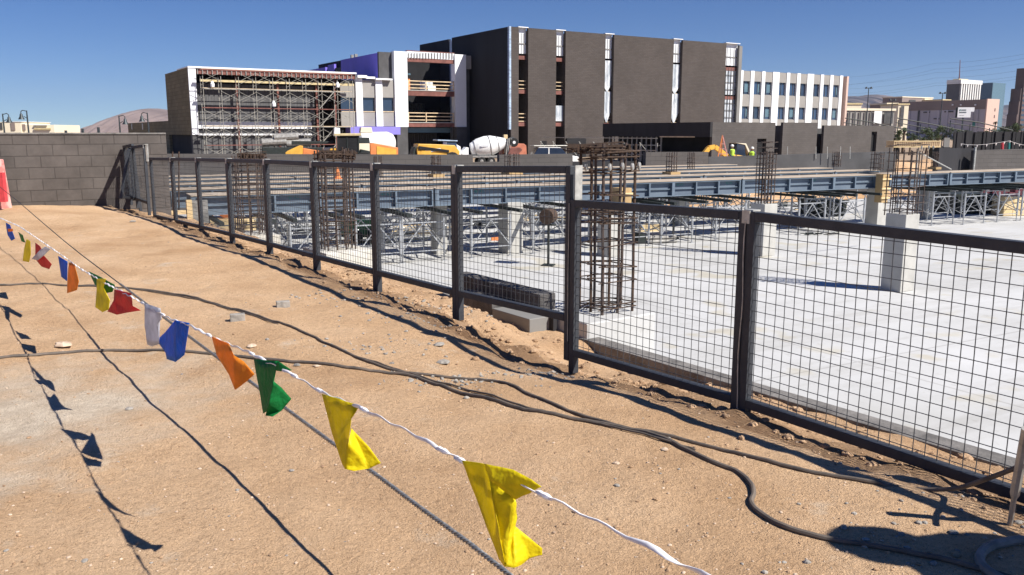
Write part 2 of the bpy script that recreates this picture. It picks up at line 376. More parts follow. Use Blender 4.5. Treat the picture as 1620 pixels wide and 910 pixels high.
M['brownt'] = mat('tower_brown', (.10, .072, .068), .85, var=.2, scale=.08)
M['signw'] = mat('sign_white', (.84, .85, .86), .4, var=.02, scale=1)
M['ink'] = mat('sign_ink', (.10, .14, .15), .6, var=.1, scale=2)
M['teal'] = mat('teal_paint', (.03, .20, .18), .6, var=.15, scale=2)
M['green'] = mat('green_machine', (.03, .16, .06), .5, var=.2, scale=4)
M['maroon'] = mat('maroon_sheet', (.10, .02, .03), .7, var=.3, scale=2)
# ------------------------------------------------------------------ fence frame and terrain
FO = Vector((.405, 5.68, 0)); FT = Vector((-.58, .8146, 0)); FN = Vector((.8146, .58, 0))   # along the fence / towards the pit
EDGE = 1.72                                                       # pit edge, metres beyond the fence
PITZ = -1.8
def fq(x, y):
    d = Vector((x, y, 0)) - FO; return d.dot(FT), d.dot(FN)
def sstep(a, b, x):
    t = max(0.0, min(1.0, (x - a) / (b - a))); return t * t * (3 - 2 * t)
def gz(x, y):
    q, p = fq(x, y)
    z = .03 + .05 * sstep(0, 4, q) - .10 * math.exp(-((q - .1) ** 2) / .5 - (p ** 2) / .8)
    z += .12 * sstep(12.0, 14.5, y) * sstep(1.0, -3.0, p)
    z += .05 * (noise.noise(Vector((x * .35, y * .35, 0)))) + .022 * noise.noise(Vector((x * 1.3, y * 1.3, 3)))
    z += .013 * noise.noise(Vector((x * 4.5, y * 4.5, 5))) + .0055 * noise.noise(Vector((x * 13, y * 13, 9)))
    for off in (-1.15, -2.4):                                      # shallow old tyre ruts beside the fence
        rr_ = (p - off - .25*noise.noise(Vector((q*.25, off, 0)))) / .13
        z -= .014 * math.exp(-rr_*rr_) * (.6 + noise.noise(Vector((q*.8, 2, off)))) 
    # broken crust and trench under the fence
    e = math.exp(-((p - .05) / .28) ** 2)
    z += e * (.045 * noise.noise(Vector((x * 3.1, y * 3.1, 7))) + .035 * noise.noise(Vector((x * 8, y * 8, 2))) - .02)
    edgew = .18 * noise.noise(Vector((q * 1.1, 4, 0))) + .07 * noise.noise(Vector((q * 4, 1, 0)))
    tr = math.exp(-((p - .30 - edgew) / .16) ** 2)
    z -= .07 * tr
    z -= .075 * sstep(-.34 + edgew, -.24 + edgew, p) * (.55 + .45*noise.noise(Vector((q*1.7, 6, 0)))) 
    deep = math.exp(-((q - 1.0) / .75) ** 2)                      # washed-out hollow left of the corner post
    z -= deep * .20 * sstep(.0 + edgew, .22 + edgew, p)
    if p > .1:
        z -= .50 * sstep(.25, 1.35, p)
        z += .05 * noise.noise(Vector((x * 2.4, y * 2.4, 11))) * sstep(.1, .5, p)
    return z
def spaced(a, b, fa, fb, fine, coarse):
    v = []; x = a
    while x < b:
        v.append(x); x += fine if fa <= x <= fb else coarse
    v.append(b); return v
def make_ground():
    qs = spaced(-11, 24, -3.6, 9, .05, .16); ps = spaced(-16, EDGE, -4.2, 1.72, .05, .2)
    m = MB(); nq = len(qs)
    for p in ps:
        for q in qs:
            P = FO + FT * q + FN * p
            m.v.append((P.x, P.y, gz(P.x, P.y)))
    for i in range(len(ps) - 1):
        for j in range(nq - 1):
            m.f.append((i*nq+j, i*nq+j+1, (i+1)*nq+j+1, (i+1)*nq+j))
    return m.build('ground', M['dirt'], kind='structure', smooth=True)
make_ground()
def ong(px, py):                 # pixel ray meets the dirt
    z = 0.03
    for _ in range(6):
        P = onz(px, py, z); z = gz(P.x, P.y)
    P.z = z; return P
GF = Grid((FO.x, FO.y), math.atan2(FT.y, FT.x)); GF.v = FN.copy()     # s along the fence, d towards the pit
# pit floor
m = MB()
c = [FO + FT*(-14) + FN*(EDGE+.1), FO + FT*26 + FN*(EDGE+.1)]
m.add([(c[0].x, c[0].y, PITZ), (60, -8, PITZ), (75, 62, PITZ), (-20, 40, PITZ), (c[1].x, c[1].y, PITZ)], [(0,1,2,3,4)])
m.build('floor_slab', M['slab'], kind='structure')
# far ground out to the horizon
m = MB(); m.add([(-20000,-3000,-1.87),(20000,-3000,-1.87),(20000,24000,-1.87),(-20000,24000,-1.87)], [(0,1,2,3)])
m.build('far_ground', M['farground'], kind='structure')
m = MB(); m.add([(-90,47,-1.6),(140,47,-1.6),(180,330,-1.6),(-200,330,-1.6)], [(0,1,2,3)])
m.build('yard', M['farground'], kind='structure')

# retaining wall along the pit edge
m = MB(GF); m.box(-11, 24, EDGE - .04, EDGE + .16, PITZ - .05, -.50)
m.build('retaining_wall', M['wallcap'], label='low concrete retaining wall along the near edge of the pit', cat='retaining wall', bevel=.01)
# stepped block stub beyond the fence
root = thing('block_stub_wall', 'short stepped dark block wall just behind the tall fence', 'block wall', FO + FT*2 + FN*1.4)
P = onz(850, 500, -.3); q0, _ = fq(*at(850, 480, 8.75).xy)
m = MB(GF); m.box(q0, q0 + 1.75, EDGE - .02, EDGE + .19, -.49, -.17); m.build('upper_course', M['cmu2'], root, bevel=.008)
m = MB(GF); m.box(q0 - .25, q0 + .42, EDGE - .34, EDGE - .05, -.75, -.345); m.build('lower_course', M['greyp'], root, bevel=.008)
m = MB(GF); m.box(q0 + .425, q0 + 1.3, EDGE - .34, EDGE - .05, -.75, -.30); m.build('lower_course', M['cmu2'], root, bevel=.008)

# left block wall
GW = Grid(at(262, 210, 17.4).xy, YAW)
m = MB(GW); m.box(-14, 0, 0, .2, -.3, 1.47)
root = thing('concrete_block_wall', 'grey concrete block wall at the far left end of the dirt', 'wall', GW.pt(-7, 0, 0))
m.build('wall', M['cmu'], root); m = MB(GW); m.box(-14, 0.0, -.02, .22, 1.47, 1.50); m.build('cap_course', M['wallcap'], root)

# ------------------------------------------------------------------ mesh fence panels
def panel(BL, BR, TL, TR, label, bracket=None, group='steel framed wire mesh fence panels', post_drop=(.25, .25), cell=.0562, tl=.05):
    root = thing('fence_panel', label, 'fence panel', (BL + BR) / 2, 0, group)
    dn = (BR - BL).cross(TL - BL).normalized()
    ax = (BR - BL).normalized(); up = (TL - BL).normalized()
    hw = tl / 2
    for k, (b, t, s) in enumerate(((BL, TL, 1), (BR, TR, -1))):
        m = MB(); m.bar(b + ax*hw*s - up*post_drop[k], t + ax*hw*s, tl, tl, up=dn); m.build('post', M['steel'], root, bevel=.003)
    m = MB(); m.bar(TL + ax*(tl+.001) - up*hw, TR - ax*(tl+.001) - up*hw, tl*.96, tl*1.05, up=dn); m.build('top_rail', M['steel'], root, bevel=.003)
    m = MB(); m.bar(BL + ax*(tl+.001) + up*hw, BR - ax*(tl+.001) + up*hw, tl*.96, tl*1.05, up=dn); m.build('bottom_rail', M['steel'], root, bevel=.003)
    a0, a1 = BL + ax*tl + up*tl*.8, BR - ax*tl + up*tl*.8; b0, b1 = TL + ax*tl - up*tl*.8, TR - ax*tl - up*tl*.8
    L = (a1 - a0).length; H = (b0 - a0).length; m = MB(); r = .0032
    nx = max(2, int(L / cell)); ph = random.random() * .5
    def bow(fx, fy): return dn * (.010 * math.sin(fx*math.pi) * math.sin(fy*math.pi*1.7 + ph*6))
    for i in range(nx):
        f = (i + .3 + ph*.5) / nx
        if f >= 1: continue
        p = a0.lerp(a1, f); q = b0.lerp(b1, f); md = p.lerp(q, .5) + bow(f, .5) + ax*random.uniform(-.003, .003)
        m.bar(p, md, r); m.bar(md, q, r)
    ny = int(H / cell)
    for j in range(1, ny + 1):
        f = (j - .4) / ny
        p = a0.lerp(b0, f); q = a1.lerp(b1, f)
        n_ = 4
        for k in range(n_):
            f0, f1 = k / n_, (k+1) / n_
            m.bar(p.lerp(q, f0) + bow(f0, f) + dn*r*.8, p.lerp(q, f1) + bow(f1, f) + dn*r*.8, r)
    m.build('wire_mesh', M['wire'], root)
    if bracket is not None:
        m = MB(); c = TL if bracket == 0 else TR
        m.bar(c - up*.065 + dn*.028, c + up*.004 + dn*.028, .05, .006, up=dn); m.bar(c - up*.002 - dn*.02, c + up*.0065 - dn*.02, .06, .06, up=dn)
        m.build('clip', M['galv'], root)
    return root
STEP = 1.462
tops = [1.285, 1.24, 1.215, 1.195, 1.18, 1.155, 1.13, 1.10, 1.07]      # height at each joint, going away
def fpt(q, z, p=0.0): v = FO + FT*q + FN*p; return Vector((v.x, v.y, z))
ordn = ['nearest tall mesh panel, right beside the double corner post', 'second tall mesh panel left of the corner post, dirt bank showing below',
        'third tall mesh panel, blue girder and shoring seen through it', 'fourth tall mesh panel, in front of the rusty cage and green machine',
        'fifth tall mesh panel from the corner post, grey legs seen through it', 'sixth tall mesh panel, in front of the far left rebar cage',
        'seventh tall mesh panel, orange bags seen through its lower part', 'farthest tall mesh panel in the straight run, beside the raised pair']
for i in range(8):
    a = STEP*i + .002; b = STEP*(i+1) - .002
    z0, z1 = tops[i], tops[i+1]
    # left end of the panel as seen is the farther one
    panel(fpt(b, z1 - 1.055), fpt(a, z0 - 1.055), fpt(b, z1), fpt(a, z0), ordn[i], bracket=0 if i < 7 else None, post_drop=(.20, .27 if i == 0 else .20))
# low run, to the right of the corner post
lowl = ['lower near mesh panel between the corner post and the second post', 'lower mesh panel at the right edge, slab seen through it', 'lower mesh panel beyond the right edge']
lt = [1.065, 1.095, 1.07, 1.06]
for i in range(3):
    a = -(STEP*i + (.17 if i == 2 else 0)) - .002; b = -(STEP*(i+1) + (.17 if i else 0)) + .002
    panel(fpt(a, lt[i] - 1.065), fpt(b, lt[i+1] - 1.065), fpt(a, lt[i]), fpt(b, lt[i+1]), lowl[i], bracket=1 if i == 0 else None, post_drop=(.12, .12))
# galvanised strip on the side of the corner post
m = MB(GF); m.box(-.058, -.0535, -.03, .03, 1.065, 1.29); m.build('post_plate', M['galv'], label='bare galvanised plate on the right side of the tall corner post', cat='plate')
m = MB(); a = fpt(-STEP, 1.05, -.032); b = fpt(-STEP, .02, -.034)
m.tube([a.lerp(b, i/10) + FT*.006*math.sin(i*1.1) for i in range(11)], .0035, 5); m.build('tie_wire', M['galv'], label='thin pale wire hanging down the second fence post', cat='wire')
m = MB(); a = fpt(0.0, 1.04, -.032); b = fpt(0, .1, -.032); m.tube([a, a.lerp(b, .5) + FT*.004, b], .0025, 5); m.build('tie_wire', M['galv'], label='thin pale wire hanging down the corner fence post', cat='wire')
# raised pair at the far end and the leaning one
q8 = STEP*8 + .35
for k, (qa, qb, lab, br) in enumerate(((q8, q8 + .95, 'raised mesh panel before the block wall, galvanised near post', 1), (q8 + .96, q8 + 1.75, 'raised mesh panel before the block wall, left one of the pair', None))):
    panel(fpt(qb, .24, .05*k), fpt(qa, .22, .05*k), fpt(qb, 1.255), fpt(qa, 1.29), lab, bracket=br, post_drop=(.15, .2))
A = at(191, 313, 15.9); B = at(213, 316, 16.6); C_ = at(203, 236, 16.1); D_ = at(207, 234, 16.75)
panel(A, B, C_, D_, 'leaning mesh panel at the far left end, against the block wall', post_drop=(.02, .02))
m = MB(); a = fpt(q8, 1.27, .035) ; m.bar(a - Vector((0,0,.28)), a + Vector((0,0,.03)), .05, .03); m.build('post_plate', M['galv'], label='bright galvanised plate on the raised far fence post', cat='plate')

# ------------------------------------------------------------------ cables on the dirt
def gpath(pts, r, lift=0.0, sub=6):
    P = [ong(*p[:2]) if len(p) == 2 else onz(p[0], p[1], p[2]) for p in pts]
    fixed = [len(p) == 3 for p in pts]
    out = []
    for i in range(len(P) - 1):
        p0 = P[max(i-1, 0)]; p1 = P[i]; p2 = P[i+1]; p3 = P[min(i+2, len(P)-1)]
        for k in range(sub):
            t = k / sub
            q = .5 * ((2*p1) + (-p0+p2)*t + (2*p0-5*p1+4*p2-p3)*t*t + (-p0+3*p1-3*p2+p3)*t*t*t)
            if not (fixed[i] or fixed[i+1]):
                q.x += .012 * noise.noise(Vector((q.x*2, q.y*2, 1))); q.z = gz(q.x, q.y) + r*.8 + lift
            out.append(q)
    out.append(P[-1]); return out
def gcable(name, pts, r, label, cat, mt='cable', lift=0.0):
    m = MB(); m.tube(gpath(pts, r, lift), r, 8); m.build(name, M[mt], label=label, cat=cat, smooth=True)
gcable('ground_cable', [(-160,455),(0,452),(70,450),(200,457),(290,468),(355,487),(420,505),(480,527),(540,555),(600,580),(650,592),(720,600),(790,606),(850,630),(900,652),(960,670),(1020,684),(1075,696),(1150,716),(1250,741),(1330,757),(1400,768),(1450,774,.05),(1510,773,.10),(1560,758,.20),(1620,735,.32),(1700,700,.45)],
       .0095, 'long dark cable from the far left, lifted onto the fence at right', 'cable')
gcable('ground_cable', [(-160,572),(0,568),(100,560),(180,556),(300,558),(420,570),(500,576),(560,584),(640,594),(700,612),(790,637),(850,652),(930,668),(1000,683),(1060,699),(1120,729),(1165,748),(1188,768),(1193,784),(1190,798),(1205,815),(1240,835),(1290,851),(1340,861),(1420,873),(1500,889),(1570,908),(1640,930)],
       .0105, 'thick dark cable crossing the dirt and bending towards the bottom right', 'cable')
gcable('ground_cable', [(560,565),(620,584),(680,603),(740,620),(800,636),(870,655),(940,671),(1010,687),(1060,701),(1100,712)], .006,
       'thin cable twisted beside the two thick cables in mid dirt', 'cable', lift=.004)
gcable('ground_cable', [(40,449),(140,452),(230,461),(310,474),(360,490),(440,513)], .005, 'thin frayed cable along the upper left cable', 'cable', lift=.003)
gcable('hose', [(1700,868),(1640,860),(1600,862),(1575,868),(1558,878),(1553,890),(1560,905),(1590,925),(1640,945)], .017, 'thick grey hose loop at the bottom right corner', 'hose', 'hose')
m = MB(); a = ong(1597, 828); b = at(1622, 690, a.y - .12); m.tube([a - Vector((0,0,.05)), a.lerp(b, .3), a.lerp(b, .35), b + (b-a)*.08], [.010,.010,.017,.017], 8)
m.build('stake', M['galv'], label='slanted grey metal stake before the fence at the right edge', cat='stake', smooth=True)

# ------------------------------------------------------------------ flag line and wire rope
def ropeY(px): return 1.0 / (.1122 + .00065 * px)
rp = [(1110,909),(1040,872),(960,833),(905,805),(855,781),(790,756),(730,729),(650,685),(575,648),(510,621),(470,597),(430,576),(390,556),(340,535),(300,515),(270,505),(235,485),(205,468),(170,450),(130,427),(95,402),(60,378),(30,358),(0,345)]
flagline = thing('flag_line', 'twisted white rope hung with plastic flags of mixed bright colours', 'flag line', onz(400, 560, 0))
pts = [at(x, y, ropeY(x)) for x, y in rp]
d0 = (pts[0] - pts[1]).normalized(); pts = [pts[0] + d0*.9] + [pts[0] + d0*.45] + pts
d1 = (pts[-1] - pts[-2]).normalized(); pts += [pts[-1] + d1*1.5, pts[-1] + d1*3.0]
dense = []
for i in range(len(pts) - 1):
    L = (pts[i+1] - pts[i]).length; n_ = max(2, int(L / .022))
    for k in range(n_):
        q = pts[i].lerp(pts[i+1], k / n_); s = len(dense)
        dense.append(q + Vector((0, 0, .003*math.sin(s*1.3))))
rr = [.0048 + .0022*math.sin(i*.9) + .0022*noise.noise(Vector((i*.37, 0, 0))) for i in range(len(dense))]
m = MB(); n8 = 10; N = len(dense)                       # a flat ribbon twisted round itself
for i, c_ in enumerate(dense):
    d = (dense[min(i+1, N-1)] - dense[max(i-1, 0)]).normalized(); a_ = d.cross(Vector((0,0,1))).normalized(); b_ = a_.cross(d)
    tw = i*.16 + 5.0*noise.noise(Vector((i*.045, 0, 0))); wd = .0046 + .0034*noise.noise(Vector((i*.11, 3, 0))); th_ = .0022
    for j in range(n8):
        t = 2*math.pi*j/n8; x_ = math.cos(t)*wd; y_ = math.sin(t)*th_
        m.v.append(tuple(c_ + a_*(x_*math.cos(tw) - y_*math.sin(tw)) + b_*(x_*math.sin(tw) + y_*math.cos(tw))))
for i in range(N-1):
    for j in range(n8): j2 = (j+1) % n8; m.f.append((i*n8+j, i*n8+j2, (i+1)*n8+j2, (i+1)*n8+j))
m.build('rope', M['rope'], flagline, smooth=True)
flagmat = {}
for nme, c_ in dict(yellow=(.86,.73,.015), green=(.012,.24,.06), orange=(.92,.36,.04), blue=(.004,.17,.66), white=(.72,.72,.76), red=(.66,.04,.05)).items():
    flagmat[nme] = cloth('flag_' + nme, c_)
def flag(colour, pieces, label=None, cloth_name='flag'):
    # each piece: polygon of (px, py, depth offset); vertex grid gets a little ripple
    bm = bmesh.new()
    for poly in pieces:
        vs = [bm.verts.new(at(x, y, ropeY(x*.85 + x0_of(poly)*.15) + dy - .010)) for x, y, dy in poly]
        bm.faces.new(vs)
    bmesh.ops.triangulate(bm, faces=bm.faces)
    bmesh.ops.subdivide_edges(bm, edges=bm.edges, cuts=5, use_grid_fill=True)
    bmesh.ops.remove_doubles(bm, verts=bm.verts, dist=.0008)
    for v in bm.verts:
        c = v.co; a = noise.noise(c * 15) * .013 + noise.noise(c * 40) * .0042
        v.co = c + Vector((.35, -.8, .1)) * a
    bmesh.ops.recalc_face_normals(bm, faces=bm.faces)
    for f in bm.faces: f.smooth = True
    me = bpy.data.meshes.new('flag'); bm.to_mesh(me); bm.free(); me.materials.append(flagmat[colour])
    o = bpy.data.objects.new('flag', me); COL.objects.link(o); o.parent = flagline; o.matrix_parent_inverse = PM[flagline.name].inverted()
    so_ = o.modifiers.new('thickness', 'SOLIDIFY'); so_.thickness = .0008
    if label: o['label'] = label
    return o
def x0_of(poly): return sum(p[0] for p in poly) / len(poly)
flag('yellow', [[(730,728,0),(765,733,0),(775,760,-.02),(790,835,-.03),(798,896,-.02),(790,885,0),(762,812,.0),(745,765,0)],
                [(765,733,0),(810,742,.01),(840,758,.01),(855,769,.01),(835,780,.0),(815,790,.0),(775,760,-.02)],
                [(775,760,-.02),(815,790,0),(818,820,.03),(812,830,.04),(805,860,.02),(798,896,-.02),(790,835,-.03)],
                [(812,830,.04),(856,866,.10),(858,878,.10),(838,884,.07),(812,897,.0),(798,896,-.02),(805,860,.02)]], 'large yellow flag nearest the camera')
flag('yellow', [[(509,623,0),(570,642,.0),(556,660,-.01),(552,700,-.02),(541,733,-.01),(530,700,0)],
                [(552,700,-.02),(556,678,.03),(585,708,.08),(603,733,.12),(585,742,.08),(560,746,.0),(546,742,-.01),(541,733,-.01)]], 'yellow flag left of the nearest one, tip blown right')
flag('green', [[(402,569,0),(440,571,.0),(433,600,-.02),(425,650,-.02),(417,655,0)],
               [(440,571,0),(462,586,.04),(445,588,.0),(434,586,-.01)],
               [(433,603,-.02),(445,613,.06),(461,631,.14),(445,650,.08),(432,660,0),(420,658,-.01),(425,640,-.03)]], 'dark green flag with its tip blown right')
flag('orange', [[(335,532,0),(362,544,0),(370,562,0),(386,572,.04),(403,592,.08),(390,604,.05),(372,617,0),(362,592,0),(343,562,0)]], 'orange flag between the green and blue ones')
flag('blue', [[(277,507,0),(300,511,.0),(298,520,-.01),(292,562,0),(278,573,.0),(275,545,-.03)],
              [(277,507,0),(275,545,-.03),(278,573,0),(264,568,.05),(262,558,.08),(248,539,.16),(262,525,.10)]], 'bright blue flag left of the orange one')
flag('white', [[(229,480,0),(254,488,0),(256,505,0),(248,515,-.02),(250,530,.0),(252,545,.05),(240,548,.02),(233,545,0),(229,515,-.01)]], 'small translucent white flag left of the blue one')
flag('red', [[(181,458,0),(208,464,0),(198,470,-.02),(210,484,.08),(223,491,.20),(205,494,.10),(185,498,.02),(170,493,.0),(180,475,0)]], 'red flag beside the yellow and green pair')
flag('yellow', [[(153,441,0),(168,441,0),(164,455,0),(174,475,.02),(172,490,0),(162,494,0),(151,486,.02),(153,460,0)]], 'narrow yellow flag just left of the red one')
flag('green', [[(140,429,.1),(157,437,.1),(182,451,.12),(178,462,.14),(168,464,.12),(150,450,.1)]], 'small green flag behind the narrow yellow one')
flag('orange', [[(109,415,0),(118,418,.0),(125,445,.05),(122,459,.02),(113,462,0),(106,464,0),(107,440,0)]], 'orange flag beside the small blue one')
flag('blue', [[(92,405,.05),(107,414,.08),(106,445,.12),(97,438,.08)]], 'small blue flag beside the orange one')
flag('red', [[(56,384,0),(64,390,0),(70,405,.05),(82,418,.15),(78,426,.2),(66,422,.1),(56,410,0)]], 'small red flag far left')
flag('white', [[(64,395,-.12),(72,390,-.12),(80,394,-.08),(70,404,-.06),(60,412,-.08),(50,410,-.1)]], 'crumpled white flag over the small red one')
flag('yellow', [[(42,378,0),(48,382,0),(49,402,.05),(46,415,0),(36,413,.05),(38,395,0)]], 'small yellow flag far left')
flag('green', [[(29,367,0),(36,372,0),(40,384,.2),(34,382,.1)]], 'tiny green flag far left')
flag('blue', [[(9,352,0),(16,356,0),(24,378,.2),(18,381,.1),(12,372,0)]], 'tiny dark blue flag at the left edge')
flag('orange', [[(12,362,-.1),(20,362,-.05),(21,366,0),(13,367,-.1)]], 'tiny orange flag at the left edge')
# knots where each flag is tied
for px in (860, 727, 700, 575, 505, 465, 398, 330, 258, 225, 130, 85):
    py = None
    for (xa, ya), (xb, yb) in zip(rp, rp[1:]):
        if xb <= px <= xa: py = yb + (ya - yb) * (px - xb) / (xa - xb)
    if py is None: continue
    c = at(px, py, ropeY(px)); dx = (at(px + 5, py + 2.6, ropeY(px + 5)) - c).normalized()
    m = MB(); m.lathe(c - dx*.02, dx, [(0,.003),(.010,.0065),(.018,.005),(.028,.007),(.045,.003)], 7); m.build('knot', M['rope'], flagline, smooth=True)

def cabY(px): return 1.0 / (.0783 + .000488 * px)
cab = [(830,929),(800,905),(740,858),(660,800),(600,755),(520,697),(450,645),(400,607),(340,563),(280,518),(200,457),(130,404),(100,380),(60,346),(30,320),(0,296)]
cp_ = [at(x, y, cabY(x)) for x, y in cab]
cp_ = [cp_[0] + (cp_[0]-cp_[1]).normalized()*.8] + cp_ + [cp_[-1] + (cp_[-1]-cp_[-2]).normalized()*3]
wr = thing('wire_rope', 'taut grey twisted wire rope running under the flags', 'wire rope', onz(450, 650, 0))
m = MB()
tot = []
for a, b in zip(cp_, cp_[1:]):
    n_ = max(1, int((b - a).length / .2)); tot += [a.lerp(b, k/n_) for k in range(n_)]
m.tube(tot, .0040, 8); m.build('core', M['wirecore'], wr, smooth=True)
m = MB(); ph0 = 0.0
near = [p for p in tot if p.y < 6]
for s_ in range(3):
    path = []; acc = 0
    for a, b in zip(near, near[1:]):
        L = (b - a).length; n_ = max(1, int(L / .006)); d = (b - a).normalized(); u_ = d.cross(Vector((0,0,1))).normalized(); v_ = u_.cross(d)
        for k in range(n_):
            t = (acc + L*k/n_) / .045 * 2*math.pi + s_*2*math.pi/3
            path.append(a.lerp(b, k/n_) + u_*.0050*math.cos(t) + v_*.0050*math.sin(t))
        acc += L
    m.tube(path, .0034, 5)
m.build('strand', M['wirerope'], wr, smooth=True)

# faded red barrier at the left edge
root = thing('plastic_barrier', 'faded red and pink tapered barrier at the left edge', 'barrier', (at(0, 340, 15).x, 15, .08))
B0 = at(-20, 341, 15.0)
def trap(x0, x1, xt0, xt1, z0, z1, y0, y1, mb):
    return mb.hexa([(x0,y0,z0),(x1,y0,z0),(x1,y1,z0),(x0,y1,z0)], [(xt0,y0+.1,z1),(xt1,y0+.1,z1),(xt1,y1-.1,z1),(xt0,y1-.1,z1)])
xr, xt = at(-4, 341, 15).x, at(-15, 254, 15).x; zb, zt = at(10, 342, 15).z, at(10, 253, 15).z
m = MB(); trap(xr - 1.6, xr, xt - 1.35, xt, zb - .05, zt, 15, 15.5, m); m.build('body', M['pink'], root, bevel=.02)
m = MB()
for k in range(3):
    x = at(4 - k*32, 300, 14.97).x; m.box(x - .11, x + .03, 14.955, 15.05, zb + .25, zt - .22)
m.build('stripe', M['red'], root)

# ------------------------------------------------------------------ stones
def stone(c, r, mb, flat=.6, seed=0):
    rnd = random.Random(seed); n_ = 7
    prof = []
    k = len(mb.v)
    rings = [(-.5, .55), (-.1, 1.0), (.35, .8), (.6, .25)]
    ax = rnd.uniform(.6, 1.3); rot = rnd.uniform(0, 3.14)
    for h, rad in rings:
        for j in range(n_):
            t = 2*math.pi*j/n_
            x = math.cos(t)*rad*r*ax*rnd.uniform(.75, 1.15); y = math.sin(t)*rad*r*rnd.uniform(.75, 1.15)
            mb.v.append((c.x + x*math.cos(rot) - y*math.sin(rot), c.y + x*math.sin(rot) + y*math.cos(rot), c.z + h*r*flat*rnd.uniform(.8, 1.2)))
    for i in range(3):
        for j in range(n_):
            j2 = (j+1) % n_; mb.f.append((k+i*n_+j, k+i*n_+j2, k+(i+1)*n_+j2, k+(i+1)*n_+j))
    mb.f.append(tuple(k+j for j in reversed(range(n_)))); mb.f.append(tuple(k+3*n_+j for j in range(n_)))
for (px, py, r, g, lab, ct) in ((448,486,.055,'stoneg','small grey block chip lying on the dirt above the cables','stone'),
        (376,507,.055,'stoneg','grey brick chip beside the upper cable','stone'),(398,549,.035,'stone','pale tan stone right of the orange flag','stone'),
        (695,547,.045,'stoneg','flat grey stone above the cable fork','stone'),(702,575,.045,'stoneg','flat grey stone just above the cable fork','stone'),
        (470,579,.03,'stoneg','grey stone behind the green flag','stone'),(210,352,.05,'stoneg','dark lump on the dirt before the leaning panel','stone'),
        (975,734,.018,'stone','round tan pebble in the bare dirt below the cables','pebble'),(1052,712,.018,'stone','flat tan pebble beside the cable bend','pebble'),
        (100,549,.07,'stone','pale yellow slab of dried mud above the left cable','stone'),(500,580,.02,'stone','small tan stone under the cables','stone'),
        (205,648,.025,'stoneg','grey pebble on the pale patch at left','pebble')):
    P = ong(px, py); m = MB()
    if 'chip' in lab:
        g_ = Grid(P.xy, R(20)); m = MB(g_); m.box(-r, r, -r*.6, r*.6, P.z - .01, P.z + r*.95)
        m.build('stone', M[g], label=lab, cat=ct, bevel=.004)
    else:
        stone(P + Vector((0,0,r*.25)), r, m, .5, int(px)); m.build('stone', M[g], label=lab, cat=ct, smooth=False)
rnd = random.Random(3)
def scatter(n_, f, rr, flat, mt, name):
    m = MB(); k = 0
    while k < n_:
        x, y = f()
        if x is None: continue
        r = rr(); stone(Vector((x, y, gz(x, y) + r*.2)), r, m, flat, rnd.randint(0, 1 << 30)); k += 1
    m.build(name, M[mt], kind='stuff')
def in_view():
    px, py = rnd.uniform(-60, 1680), 210 + 90 + 700 * rnd.random() ** 1.3
    P = onz(px, py, .03); q, p = fq(P.x, P.y)
    if p > .1 or P.y > 15: return None, None
    return P.x, P.y
scatter(1900, in_view, lambda: .0022 + .0065 * rnd.random() ** 3, .7, 'stone', 'pebbles')
scatter(1100, in_view, lambda: .002 + .010 * rnd.random() ** 3, .7, 'clod', 'dirt_crumbs')
scatter(160, in_view, lambda: .003 + .010 * rnd.random() ** 3, .6, 'stoneg', 'gravel')
def near_fence():
    q = rnd.uniform(-3.2, 11); p = rnd.gauss(.12, .25)
    if abs(p) > .9: return None, None
    v = FO + FT*q + FN*p; return v.x, v.y
scatter(1700, near_fence, lambda: .006 + .028 * rnd.random() ** 3, .8, 'clod', 'dirt_clods')
def bank_pts():
    v = FO + FT*rnd.uniform(-3.4, 9) + FN*rnd.uniform(.15, 1.5); return v.x, v.y
scatter(1500, bank_pts, lambda: .005 + .035 * rnd.random() ** 4, .8, 'clod', 'bank_rubble')
def heaps():
    c = rnd.choice([(705, 492, .22), (610, 545, .3), (850, 590, .2), (1560, 850, .35), (550, 470, .3), (640, 500, .25), (720, 605, .2)])
    P = ong(c[0], c[1]); return P.x + rnd.gauss(0, c[2]), P.y + rnd.gauss(0, c[2]*.7)
scatter(650, heaps, lambda: .004 + .014 * rnd.random() ** 2, .8, 'stoneg', 'grey_rubble')
# ------------------------------------------------------------------ formwork deck on shoring
YD = math.atan2(9.2, 18.3)
GD = Grid(at(430, 304.5, 20.6).xy, YD)
DZ = 1.5 - 1.43                                       # deck top
def dS(px, py=285, d=0): return GD.hit(px, py, d)[0]
def girder(s0, s1, d, label, tops=True, ribs=True, wdt=.9, z=DZ, joint=4):
    root = thing('girder_form', label, 'formwork girder', GD.pt((s0+s1)/2, d, z - .42), YD, 'blue girder forms of the deck')
    m = MB(GD); m.box(s0, s1, d + .09, d + .105, z - .45, z - .03); m.build('web', M['blue'], root)
    m = MB(GD); m.box(s0, s1, d - .03, d + .089, z - .06, z - .022); m.box(s0, s1, d - .03, d + .089, z - .47, z - .445); m.build('flange', M['bluerib'], root)
    m = MB(GD); m.box(s0, s1, d + .03, d + .089, z - .265, z - .242); m.build('middle_rib', M['bluerib'], root)
    n_ = max(1, int((s1 - s0) / .86)); L = (s1 - s0) / n_
    for i in range(n_ + 1):
        s = s0 + L*i; wd = .05 if i % joint == 0 else .022
        s = min(max(s, s0 + wd), s1 - wd)
        m = MB(GD); m.box(s - wd, s + wd, d - .028, d + .0885, z - .444, z - .061); m.build('rib', M['bluerib'], root)
    if tops:
        m = MB(GD); m.box(s0, s1, d - .05, d + wdt, z - .02, z); m.build('plywood_top', M['ply'], root)
        m = MB(GD); m.box(s0, s1, d + wdt - .04, d + wdt - .02, z - .42, z - .03); m.build('back_web', M['blue'], root)
    return root
